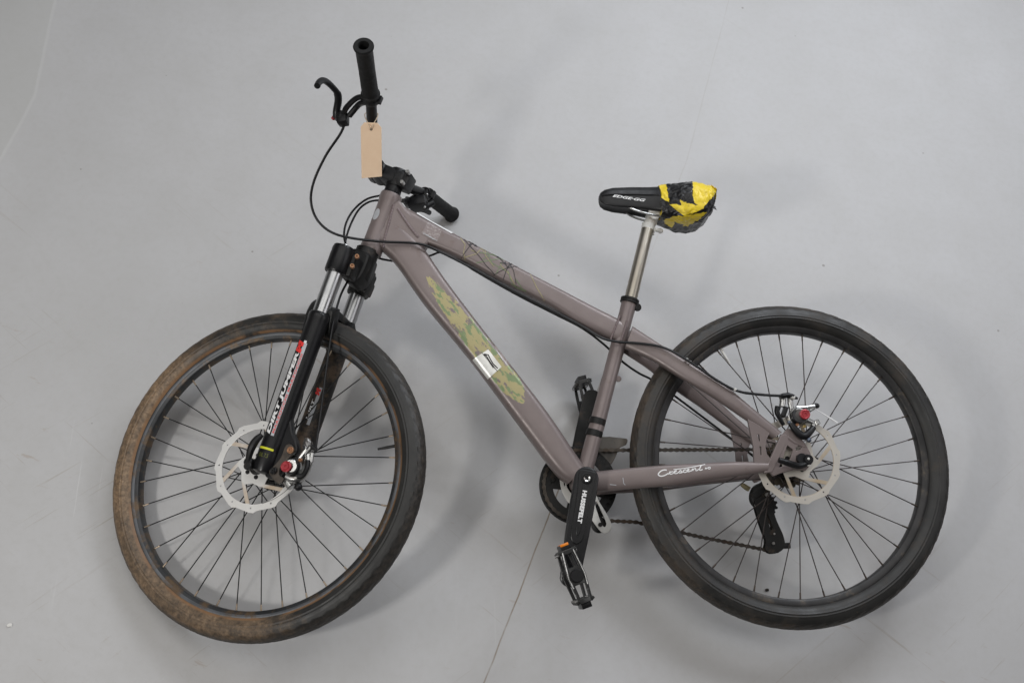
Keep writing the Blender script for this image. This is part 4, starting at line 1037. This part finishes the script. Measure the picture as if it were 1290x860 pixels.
obj('chain', chain_geo(), plain('oily_chain', (0.060, 0.052, 0.045, 1), .38, .7, .3, 80, (0.05, 0.035, 0.025, 1), .5), bike)

# ---- pedals
WORN = MatB('worn_black_alloy'); co = WORN.obco(); geo_ = WORN.n('ShaderNodeNewGeometry')
wr = WORN.ramp(WORN.noise(180, 6, .7, co), .63, .68)
pt = WORN.ramp(geo_.outputs['Pointiness'], .58, .66)
k_ = WORN.math('MINIMUM', WORN.math('ADD', WORN.math('MULTIPLY', wr, .55), pt), 1.0)
WORN.col(WORN.mix(k_, (0.014, 0.014, 0.014, 1), (0.55, 0.55, 0.54, 1))); WORN.set(Metallic=WORN.ramp(k_, 0, 1, .1, .9), Roughness=0.4); WORN = WORN.m
BARE = plain('bare_alloy_edge', (0.42, 0.42, 0.41, 1), .35, .9, .3, 120)
def pedal(c, ydir, ld_, name_mat, front):
    """platform pedal: c axle point at the crank, spindle along y*ydir, platform lying along ld_"""
    l = V(ld_).normalized(); t = V((0, ydir, 0)).cross(l).normalized(); yv = V((0, ydir, 0))
    R = Matrix((l, t, yv)).transposed()
    def P(a, b, h): return c + l * a + t * b + yv * h
    def fm(h): return Matrix(((l.x, t.x, yv.x, P(0, 0, h).x), (l.y, t.y, yv.y, P(0, 0, h).y), (l.z, t.z, yv.z, P(0, 0, h).z), (0, 0, 0, 1)))
    g = Geo(); g.add(sweep([P(0, 0, .004), P(0, 0, .012), P(0, 0, .014), P(0, 0, .10)], [.008, .008, .0125, .0115], 20)); body = obj('pedal', g, name_mat, bike)
    out = [(-.049, -.0085), (-.044, -.0125), (-.018, -.0150), (0, -.0165), (.018, -.0150), (.044, -.0125), (.049, -.0085), (.049, .0085), (.044, .0125), (.018, .0150), (0, .0165), (-.018, .0150), (-.044, .0125), (-.049, .0085)]
    hol = [[(-.043, -.0085), (-.0155, -.0105), (-.0155, .0105), (-.043, .0085)], [(.0155, -.0105), (.043, -.0085), (.043, .0085), (.0155, .0105)]]
    for h in (.024, .100):
        g = Geo(); g.add(plate(out, hol, .006, fm(h), .001)); obj('end_plate', g, WORN, body)
    g = Geo(); e = P(0, 0, .1035)
    for sgn in (-1, 1):
        g.add(sweep([P(-.047, sgn * .0105, .1035), P(-.018, sgn * .0138, .1035), P(0, sgn * .0155, .1035), P(.02, sgn * .0138, .1035)], .0010, 6))
    obj('worn_edge', g, BARE, body)
    g = Geo(); g.add(cyl(P(0, 0, .096), P(0, 0, .108), .0132, 26, .0120, .001)); obj('dust_cap', g, BLACK, body)
    for s in (-1, 1):
        g = Geo(); g.add(box(P(s * .047, 0, .062), (.0035, .0115, .040), R, .0012))
        for k in range(5):
            for q in (-1, 1): 
                h = .028 + .017 * k; g.add(box(P(s * .047, q * .0135, h), (.003, .004, .0035), R @ Matrix.Rotation(.5, 3, 'Z'), .0006))
        obj('cage_rail', g, WORN, body)
        g = Geo()
        for k in range(4):
            for q in (-1, 1):
                h = .030 + .02 * k; g.add(cyl(P(s * .044, q * .010, h), P(s * .044, q * .0185, h), .0021, 8))
        obj('grip_pin', g, BOLT, body)
    for q in (-.0555, .0555):
        g = Geo(); g.add(box(P(q, 0, .062), (.0055, .0095, .030), R, .0012)); obj('reflector_housing', g, BLACK, body)
    g = Geo(); g.add(box(P(-.0600, -.001, .075), (.0025, .0080, .019), R, .0008)); obj('reflector', g, ORANGE, body)
    return body
pl = V((0.4652, 0.1850, -0.2721)) - V((0.4956, 0.1850, -0.1820)); pl.y = 0
pedal(PEDN + V((0, .083, 0)), 1, pl, DIRTYBLACK, True)
pedal(PEDF + V((0, -.085, 0)), -1, V((.25, 0, .97)), DIRTYBLACK, False)

# ---- stem, handlebar, controls (steering frame)
g = Geo(); SA = V((-.0154, -.006, .6362)); SU = (V((-.0154, -.0078, .6362)) - V((-.0202, -.0093, .5056))).normalized()
BC = V((.030, 0, .680))                                         # bar clamp centre
g.add(lathe([(.015, -.004), (.0215, -.004), (.0215, .003), (.0185, .006), (.0180, .020), (.0195, .020), (.0200, .022), (.0200, .056), (.0185, .060), (.006, .0605), (0, .0605)], SA, SU, 32))
stem_c = SA + SU * .040
dst = (BC - stem_c).normalized(); Rm = Matrix((dst, V((0, 1, 0)), dst.cross(V((0, 1, 0))))).transposed()
g.add(box(stem_c + dst * .014, (.034, .0200, .0165), Rm, .006)); g.add(box(stem_c - dst * .020, (.013, .0185, .0185), Rm, .004))
g.add(cyl(BC - V((0, .026, 0)), BC + V((0, .026, 0)), .0205, 30, None, .002))
g.add(box(BC + dst * .014, (.007, .025, .021), Rm, .003))
stem = obj('stem', g, BLACK, bike, STEER)
g = Geo()
for p in ((-0.0410, 0.0180, 0.6622), (-0.0437, 0.0180, 0.6880)):
    c = V(p); g.add(lathe([(0, .0015), (.0018, .0015), (.0022, .0030), (.0040, .0030), (.0044, .0010), (.0044, -.008)], c + V((0, .002, 0)), (0, 1, 0), 16))
for dy in (-.017, .017):
    for dz in (-.014, .014): g.add(cyl(BC + dst * .020 + V((0, dy, dz)), BC + dst * .0245 + V((0, dy, dz)), .0042, 12))
obj('stem_bolt', g, SILVER, stem)

BARP = [(-.027, .345, .780), (-.012, .27, .768), (.002, .20, .750), (.013, .14, .727), (.023, .085, .700), (.029, .045, .684), (.030, .02, .680), (.030, -.02, .680), (.029, -.045, .682), (.023, -.085, .694), (.014, -.14, .715), (.006, -.20, .733), (-.002, -.27, .745), (-.010, -.345, .755)]
bp = catmull(BARP, 6)
g = Geo(); bp = [p for p in bp if abs(p.y) < .30]; g.add(sweep(bp, [.0112 if abs(p.y) > .07 else (.0125 if abs(p.y) > .03 else .0150) for p in bp], 20)); bar = obj('handlebar', g, SATIN, bike, STEER, 'black riser handlebar turned to the right')
for s in (1, -1):
    e = V(BARP[0] if s > 0 else BARP[-1]); i = V((.0005, .208, .7525)) if s > 0 else V((.0052, -.208, .7347)); d = (e - i).normalized(); L = (e - i).length
    g = Geo(); prof = [(.0118, -.002), (.0190, -.002), (.0195, 0), (.0195, .003), (.0168, .006), (.0163, L * .5), (.0168, L - .012), (.0192, L - .006), (.0200, L - .002), (.0185, L + .001), (.0110, L + .001), (.0098, L - .002), (.0092, L - .05), (0, L - .05)]
    n0 = len(prof)
    g.add(lathe(prof, i, d, 36)); obj('grip', g, RUBBER, bar)

# left brake lever
def lever(s):
    g = Geo()
    if s > 0:
        c = V((.0024, .196, .7490)); ax = (V(BARP[1]) - V(BARP[2])).normalized()
    else:
        c = V((.0062, -.196, .7318)); ax = (V(BARP[-2]) - V(BARP[-3])).normalized()
    g.add(lathe([(.0115, -.0065), (.0160, -.0065), (.0168, -.005), (.0168, .005), (.0160, .0065), (.0115, .0065)], c, ax, 28))
    return g, c
g, c = lever(1)
g.add(box(c + V((-.017, 0, .002)), (.006, .0055, .008), None, .0015))
pa = catmull([c + V((.010, -.002, -.008)), V((0.0330, 0.1800, 0.7389)), V((0.0522, 0.1650, 0.7173))], 5); g.add(sweep(pa, [.0062] * len(pa), 10))
pb = catmull([c + V((.012, .002, .002)), V((0.0366, 0.1920, 0.7457)), V((0.0549, 0.1820, 0.7271)), V((0.0620, 0.1720, 0.7165))], 5); g.add(sweep(pb, [.0058] * len(pb), 10))
g.add(cyl(V((0.0679, 0.1620, 0.7118)) + V((0, 0, -.010)), V((0.0679, 0.1620, 0.7118)) + V((0, 0, .010)), .0135, 20, None, .002)); g.add(sweep([V((0.0643, 0.1650, 0.7108)), V((0.0596, 0.1550, 0.6990))], [.010, .0065], 14))
g.add(box(V((0.0641, 0.1630, 0.7083)), (.011, .012, .013), Matrix.Rotation(.4, 3, 'Y'), .005))
lev = obj('brake_lever', g, BLACK, bike, STEER, 'black brake lever with a curved blade at the upper grip')
bl = catmull([V((0.0773, 0.1650, 0.7059)), V((0.0797, 0.1720, 0.7182)), V((0.0770, 0.1850, 0.7335)), V((0.0766, 0.2000, 0.7430)), V((0.0809, 0.2220, 0.7450)), V((0.0832, 0.2430, 0.7422)), V((0.0826, 0.2580, 0.7355)), V((0.0806, 0.2680, 0.7249)), V((0.0759, 0.2760, 0.7126))], 5)
g = Geo(); g.add(sweep(bl, [.0078 if i < 16 else .0064 for i in range(len(bl))], 12)); obj('lever_blade', g, SATIN, lev)
g = Geo(); g.add(cyl(V((0.0879, 0.1600, 0.7037)), V((0.0836, 0.1640, 0.7108)), .0045, 14, None, .001)); obj('reach_knob', g, RED, lev)
# right brake lever and shifter, underneath on the far side
g, c = lever(-1)
g.add(box(c + V((-.017, 0, .004)), (.007, .0055, .009), None, .0015)); pa = catmull([c + V((.008, .004, -.012)), V((0.0178, -0.1700, 0.7048)), V((0.0177, -0.1600, 0.6831))], 5); g.add(sweep(pa, .0075, 10))
g.add(box(V((0.0162, -0.1650, 0.6901)), (.012, .014, .010), None, .004))
lv2 = obj('brake_lever', g, BLACK, bike, STEER)
bl = catmull([V((0.0193, -0.1600, 0.6868)), V((0.0114, -0.1850, 0.6868)), V((0.0020, -0.2150, 0.6999)), V((0.0009, -0.2450, 0.7086))], 5); g = Geo(); g.add(sweep(bl, .0058, 10)); obj('lever_blade', g, BLACK, lv2)
g = Geo(); g.add(box(V((-0.0033, -0.1650, 0.6930)), (.021, .020, .012), Matrix.Rotation(.5, 3, 'Y'), .005)); g.add(cyl(V((-0.0159, -0.1700, 0.6883)), V((-0.0299, -0.1800, 0.7115)), .0075, 12, None, .001)); g.add(box(V((-0.0004, -0.1800, 0.7229)), (.010, .006, .012), Matrix.Rotation(.4, 3, 'Y'), .002))
g.add(sweep([V((0.0140, -0.1200, 0.6741)), V((0.0154, -0.1500, 0.6911))], .005, 10))
sh = obj('gear_shifter', g, BLACK, bike, STEER)
g = Geo(); g.add(sphere(V((-0.0156, -0.1630, 0.7201)), .0030)); obj('shifter_bolt', g, SILVER, sh); g = Geo(); g.add(sphere(V((-0.0287, -0.1500, 0.6836)), .0030)); obj('shifter_bolt', g, SILVER, sh)

# ---- brake calipers
def puck(c, r, h, mat, parent, n='adjuster_knob', ring=True, d=(0, 1, 0)):
    g = Geo(); g.add(lathe([(0, h * .75), (r * .18, h * .75), (r * .25, h), (r * .55, h), (r * .6, h * .85), (r * .8, h), (r, h * .85), (r, 0), (r * .7, -.002)], c, d, 26)); return obj(n, g, mat, parent)
# front
g = Geo(); K = V((-0.0739, 0.0620, 0.0168))
g.add(cyl(V((-0.0797, 0.0500, 0.0231)), V((-0.0906, 0.0820, 0.0176)), .0165, 28, .015, .0015)); g.add(sweep(catmull([V((-0.0839, 0.0660, -0.0005)), V((-0.0985, 0.0660, -0.0007)), V((-0.1101, 0.0620, 0.0089)), V((-0.1120, 0.0600, 0.0263)), V((-0.1079, 0.0580, 0.0451)), V((-0.0952, 0.0580, 0.0609))], 5), [.0085] * 26, 12))
g.add(box(V((-0.0945, 0.0560, 0.0052)), (.016, .012, .011), Matrix.Rotation(.5, 3, 'Y'), .004)); g.add(sweep([V((-0.0996, 0.0620, 0.0514)), V((-0.1048, 0.0620, 0.0678))], .0065, 12)); g.add(sweep([V((-0.0920, 0.0640, 0.0386)), V((-0.0983, 0.0640, 0.0603))], [.0045, .006], 10))
g.add(cyl(V((-0.1099, 0.0600, 0.0584)), V((-0.1153, 0.0600, 0.0388)), .0052, 12, None, .001)); g.add(cyl(V((-0.0793, 0.0580, -0.0067)), V((-0.0969, 0.0580, -0.0173)), .0080, 14, None, .0015))
capf = obj('brake_caliper', g, SILVER, bike, STEER, 'silver front disc brake caliper with red adjuster knob')
puck(V((-0.0841, 0.0830, 0.0152)), .0105, .007, RED, capf)
g = Geo(); g.add(lathe([(.0112, -.001), (.0150, -.001), (.0158, -.004), (.0158, -.009), (.0150, -.011)], V((-0.0913, 0.0830, 0.0192)), (0, 1, 0), 28)); g.add(sweep(catmull([V((-0.1058, 0.0720, 0.0053)), V((-0.1160, 0.0700, 0.0122)), V((-0.1173, 0.0700, 0.0289)), V((-0.1126, 0.0680, 0.0409))], 5), .0050, 10)); g.add(sphere(V((-0.1123, 0.0620, -0.0115)), .008)); g.add(cyl(V((-0.1077, 0.0660, 0.0694)), V((-0.1182, 0.0660, 0.0661)), .005, 10)); obj('torque_arm', g, BLACK, capf)
g = Geo(); g.add(plate(smooth_loop([(-0.0602, 0.0544), (-0.0720, 0.0565), (-0.0782, 0.0469), (-0.0704, 0.0247), (-0.0647, 0.0097), (-0.0691, -0.0036), (-0.0819, -0.0077), (-0.0757, -0.0178), (-0.0578, -0.0105), (-0.0483, -0.0021), (-0.0547, 0.0114), (-0.0607, 0.0298)], 3), [], .008, XZ(.071), .0015)); obj('mount_adapter', g, plain('grey_adapter', (0.075, 0.062, 0.052, 1), .45, .4, .3, 70, (0.20, 0.12, 0.07, 1), .54), capf)
puck(V((-0.0744, 0.0760, 0.0481)), .0068, .005, BRONZE, capf, 'mount_bolt'); puck(V((-0.0578, 0.0760, 0.0003)), .0068, .005, BLACK, capf, 'mount_bolt'); puck(V((-0.1002, 0.0720, 0.0368)), .0040, .004, BRONZE, capf, 'clamp_bolt')
g = Geo(); P = []
for k in range(60):
    a = k * .72; c = V((-0.0923, 0.0560, 0.0770)).lerp(V((-0.0952, 0.0580, 0.0609)), k / 60); P.append(c + V((math.cos(a) * .009, 0, math.sin(a) * .004)) + V((0, math.sin(a) * .009, 0)))
g.add(sweep(P, .0012, 6)); g.add(sweep(catmull([V((-0.1003, 0.0640, -0.0029)), V((-0.0916, 0.0640, -0.0268)), V((-0.0747, 0.0640, -0.0485)), V((-0.0551, 0.0640, -0.0646))], 5), .0006, 6)); obj('return_spring', g, BOLT, capf)
# rear
g = Geo()
g.add(cyl(V((-0.0043, 0.0520, 0.0924)), V((-0.0012, 0.0800, 0.0862)), .0165, 28, .015, .0015)); g.add(sweep(catmull([V((0.0287, 0.0660, 0.1069)), V((0.0259, 0.0660, 0.1216)), V((0.0297, 0.0700, 0.1308))], 5), [.0065] * 11, 12)); g.add(sweep(catmull([V((0.0113, 0.0680, 0.1260)), V((0.0110, 0.0680, 0.1096)), V((0.0084, 0.0680, 0.0818))], 5), [.006, .006, .006, .006, .006, .0055, .005, .005, .005, .005, .0045], 12))
g.add(sweep(catmull([V((0.0006, 0.0700, 0.1042)), V((-0.0192, 0.0700, 0.1040)), V((-0.0407, 0.0660, 0.1077))], 5), .0048, 10)); g.add(cyl(V((-0.0395, 0.0620, 0.0789)), V((-0.0436, 0.0620, 0.0690)), .0068, 14, None, .0012)); g.add(sweep([V((-0.0200, 0.0660, 0.0785)), V((-0.0334, 0.0640, 0.0737)), V((-0.0324, 0.0640, 0.0623))], .0055, 12)); g.add(box(V((-0.0039, 0.0560, 0.0836)), (.020, .010, .012), Matrix.Rotation(.3, 3, 'Y'), .004)); g.add(sweep([V((-0.0283, 0.0660, 0.0980)), V((-0.0406, 0.0660, 0.1061))], .0042, 10))
capr = obj('brake_caliper', g, SILVER, bike, None, 'silver rear disc brake caliper with red adjuster knob')
puck(V((-0.0109, 0.0830, 0.0872)), .0102, .006, RED, capr)
g = Geo()
for k in range(3): g.add(lathe([(.0100, 0), (.0150, 0), (.0158, -.0015), (.0158, -.0030), (.0150, -.0042), (.0100, -.0042)], V((-0.0024, 0.0815, 0.0867)) + V((.0008 * k, -.0058 * k, .0)), (0, 1, 0), 28))
obj('pad_housing', g, plain('dark_grey_metal', (0.06, 0.06, 0.062, 1), .35, .6, .2, 90), capr)
g = Geo(); P = catmull([V(p) for p in ((0.0161, 0.0740, 0.0712), (0.0089, 0.0740, 0.0597), (-0.0016, 0.0740, 0.0483), (-0.0111, 0.0740, 0.0449), (-0.0216, 0.0740, 0.0529), (-0.0314, 0.0720, 0.0628))], 5); g.add(sweep(P, [.0058 + .0022 * math.sin(math.pi * i / (len(P) - 1)) for i in range(len(P))], 12)); obj('torque_arm', g, BLACK, capr)
g = Geo(); P = catmull([V(p) for p in ((0.0389, 0.0720, 0.1059), (0.0414, 0.0720, 0.0945), (0.0354, 0.0700, 0.0802), (0.0292, 0.0680, 0.0690))], 5); g.add(sweep(P, [.0062 - .0022 * i / (len(P) - 1) for i in range(len(P))], 12)); obj('spring_arm', g, BLACK, capr)
g = Geo(); g.add(sphere(V((-0.0424, 0.0660, 0.1077)), .0075, 2, (1, .8, .8))); g.add(box(V((0.0247, 0.0660, 0.0954)), (.004, .008, .011), Matrix.Rotation(-.4, 3, 'Y'), .0015)); obj('clamp_arm', g, BLACK, capr)
g = Geo(); g.add(sphere(V((-0.0182, 0.0750, 0.0366)), .0055)); g.add(sphere(V((0.0199, 0.0760, 0.0725)), .0040)); obj('mount_bolt', g, plain('blue_grey_bolt', (0.12, 0.14, 0.18, 1), .35, .6, .1, 90), capr)
puck(V((0.0129, 0.0760, 0.0984)), .0036, .003, BOLT, capr, 'clamp_bolt'); puck(V((0.0033, 0.0740, 0.0678)), .0034, .003, BRONZE, capr, 'clamp_bolt'); puck(V((-0.0111, 0.0740, 0.0643)), .0034, .003, plain('brass', (0.40, 0.30, 0.12, 1), .4, .8, .2, 100), capr, 'clamp_bolt')
g = Geo(); g.add(sweep([V((-0.0383, 0.0670, 0.1026)), V((-0.0507, 0.0670, 0.0943)), V((-0.0675, 0.0680, 0.0825)), V((-0.0826, 0.0690, 0.0715))], [.0007, .0009, .0016, .0017], 8)); obj('cable_end', g, WHITE, capr)
g = Geo(); g.add(sweep([V((0.0308, 0.0780, 0.1268)), V((0.0176, 0.0780, 0.1283)), V((0.0080, 0.0780, 0.1250)), V((-0.0015, 0.0780, 0.1208))], [.0052, .0058, .0052, .0018], 12)); obj('cable_boot', g, BLACK, capr)
g = Geo(); g.add(cyl(V((0.0130, 0.0785, 0.1257)), V((0.0051, 0.0785, 0.1227)), .0046, 12)); obj('ferrule', g, WHITEMETAL, capr)

# ---- cables
def cable(pts, r, name='cable_housing', mat=CABLE, n=8):
    g = Geo(); g.add(sweep(catmull(pts, n), r, 8)); return obj(name, g, mat, bike)
cable([V((0.9145, 0.1333, 0.6898)), V((0.9246, 0.1263, 0.6702)), V((0.9551, 0.1060, 0.6317)), V((0.9817, 0.0772, 0.5857)), V((0.9880, 0.0588, 0.5473)), V((0.9723, 0.0469, 0.5098)), V((0.9326, 0.0461, 0.4822)), (0.8529, 0.0340, 0.4722), (0.7668, 0.0300, 0.4682), (0.7187, 0.0240, 0.4508), (0.6454, 0.0160, 0.4138), (0.5624, 0.0150, 0.3667), (0.4800, 0.0160, 0.3218), (0.4262, 0.0200, 0.2904), (0.3877, 0.0240, 0.2643), (0.3586, 0.0275, 0.2548), (0.3376, 0.0310, 0.2516), (0.3186, 0.0360, 0.2491), (0.2953, 0.0440, 0.2445), (0.2720, 0.0505, 0.2386), (0.2491, 0.0570, 0.2276), (0.2264, 0.0625, 0.2120), (0.1958, 0.0665, 0.1893), (0.1575, 0.0700, 0.1601), (0.1185, 0.0720, 0.1387), (0.0707, 0.0750, 0.1303), (0.0292, 0.0780, 0.1268)], .0027)
cable([(0.8668, -0.0300, 0.4634), (0.8413, -0.0300, 0.4526), (0.7972, -0.0320, 0.4495), (0.7459, -0.0220, 0.4578), (0.7085, -0.0060, 0.4597), (0.6449, -0.0000, 0.4160), (0.5616, 0.0020, 0.3651), (0.4786, 0.0020, 0.3203), (0.4240, 0.0020, 0.2906), (0.3780, -0.0100, 0.2586), (0.3357, -0.0200, 0.2208), (0.3010, -0.0300, 0.1985), (0.2544, -0.0550, 0.1788), (0.1273, -0.0700, 0.0832), (0.0523, -0.0750, 0.0228)], .0024)
cable([V((0.8510, -0.0656, 0.6129)), V((0.8818, -0.0576, 0.6005)), V((0.9074, -0.0351, 0.5681)), V((0.9211, -0.0028, 0.5257)), V((0.9223, 0.0246, 0.4860)), V((0.9132, 0.0393, 0.4549)), V((0.8967, 0.0370, 0.4262)), V((0.9103, 0.0261, 0.3951)), V((0.9277, 0.0433, 0.3476)), V((0.9393, 0.0623, 0.2807)), V((0.9490, 0.0762, 0.1910)), V((0.9569, 0.0885, 0.1011)), V((0.9643, 0.0990, 0.0280))], .0024)
cable([V((0.8483, -0.0799, 0.6072)), V((0.8757, -0.0715, 0.6002)), V((0.8969, -0.0541, 0.5770)), V((0.9110, -0.0218, 0.5342)), V((0.9197, 0.0072, 0.4884)), V((0.9185, 0.0178, 0.4638)), V((0.9049, 0.0001, 0.4520)), V((0.8876, -0.0151, 0.4462)), (0.8668, -0.0300, 0.4634)], .0024)
g = Geo()
for p in ((0.2180, 0.0605, 0.2074), (0.2122, 0.0625, 0.2019), (0.1248, 0.0720, 0.1421)): g.add(sphere(V(p), .0042, 1))
obj('cable_clip', g, WHITEMETAL, bike)

# ------------------------------------------------------------------ paper tag tied to the handlebar
M = MatB('manila_card'); co = M.obco()
M.col(M.mix(M.ramp(M.noise(40, 5, .6, co), .3, .7), srgb(243, 212, 180), srgb(248, 219, 188))); M.set(Roughness=0.75); M.bump(M.noise(600, 3, .6, co), .1, .0004); CARD = M.m
TW = BIKE @ STEER
anchor = TW @ V((.0115, .150, .729))
tp = TW @ V((0.0020, 0.1500, 0.7059)); right = cam.matrix_world.to_3x3() @ V((1, 0, 0)); dwn = (V((0, 0, -1)) + cam.matrix_world.to_3x3() @ V((0.012, -1.25, 0))).normalized()
right = (right - dwn * right.dot(dwn)).normalized(); nrm_ = right.cross(-dwn).normalized()
towards = (cam.matrix_world.translation - tp).normalized()
TG = tp + towards * .020
fmt = Matrix(((right.x, -dwn.x, nrm_.x, TG.x), (right.y, -dwn.y, nrm_.y, TG.y), (right.z, -dwn.z, nrm_.z, TG.z), (0, 0, 0, 1)))
W2 = .0208; HL = .104
out = [(-W2, -HL), (W2, -HL + .006), (W2, .004), (W2 - .0075, .0135), (-W2 + .0075, .0135), (-W2, .004)]
g = Geo(); g.add(plate(out, [arc(.0030, 0, 340, 16)], .0008, Matrix.Identity(4), .0001))
tag = obj('paper_tag', g, CARD); tag.matrix_world = fmt
tag['label'] = 'blank manila card tag tied with string to the handlebar'; tag['category'] = 'tag'
g = Geo(); inv = fmt.inverted(); an = inv @ anchor; bx = ((TW.to_3x3() @ V((-.10, 1, .3))).normalized())
bl_ = inv.to_3x3() @ bx
side = V((1, 0, 0))
for s in (-1, 1):
    P = catmull([V((0, -.001, .0012)), V((s * .004, .010, .004)), an + side * s * .0135 + V((0, .006, 0)), an + side * s * .009 + V((0, .010, -.012)), an + V((0, .012, -.0155))], 6)
    g.add(sweep(P, .0009, 6))
obj('string', g, plain('cotton_string', (0.55, 0.43, 0.30, 1), .8, 0, .1, 300), tag)

# ------------------------------------------------------------------ crumbs on the floor
def crumb(name, x, y, size, mat, label, cat, flat):
    bm = bmesh.new(); bmesh.ops.create_icosphere(bm, subdivisions=3, radius=size)
    for v in bm.verts:
        q = v.co * (1 + .45 * noise.noise(v.co * (1.6 / size))); q.x *= 1.7; q.z *= flat; v.co = q
    lo = min(v.co.z for v in bm.verts)
    for v in bm.verts: v.co.z -= lo
    me = bpy.data.meshes.new(name); bm.to_mesh(me); bm.free(); me.materials.append(mat)
    o = bpy.data.objects.new(name, me); COL.objects.link(o); o.location = (x, y, .0004); o.rotation_euler = (0, 0, .3)
    o['label'] = label; o['category'] = cat; return o
crumb('paint_flake', -0.8446, 0.3527, .0032, plain('white_flake', (.72, .71, .68, 1), .6), 'tiny white flake on the floor by the lower left corner', 'flake', .35)
crumb('dirt_crumb', 0.6413, 0.7423, .0028, plain('dark_crumb', (.03, .025, .02, 1), .8), 'tiny dark crumb on the floor inside the bottom of the rear wheel', 'crumb', .7)
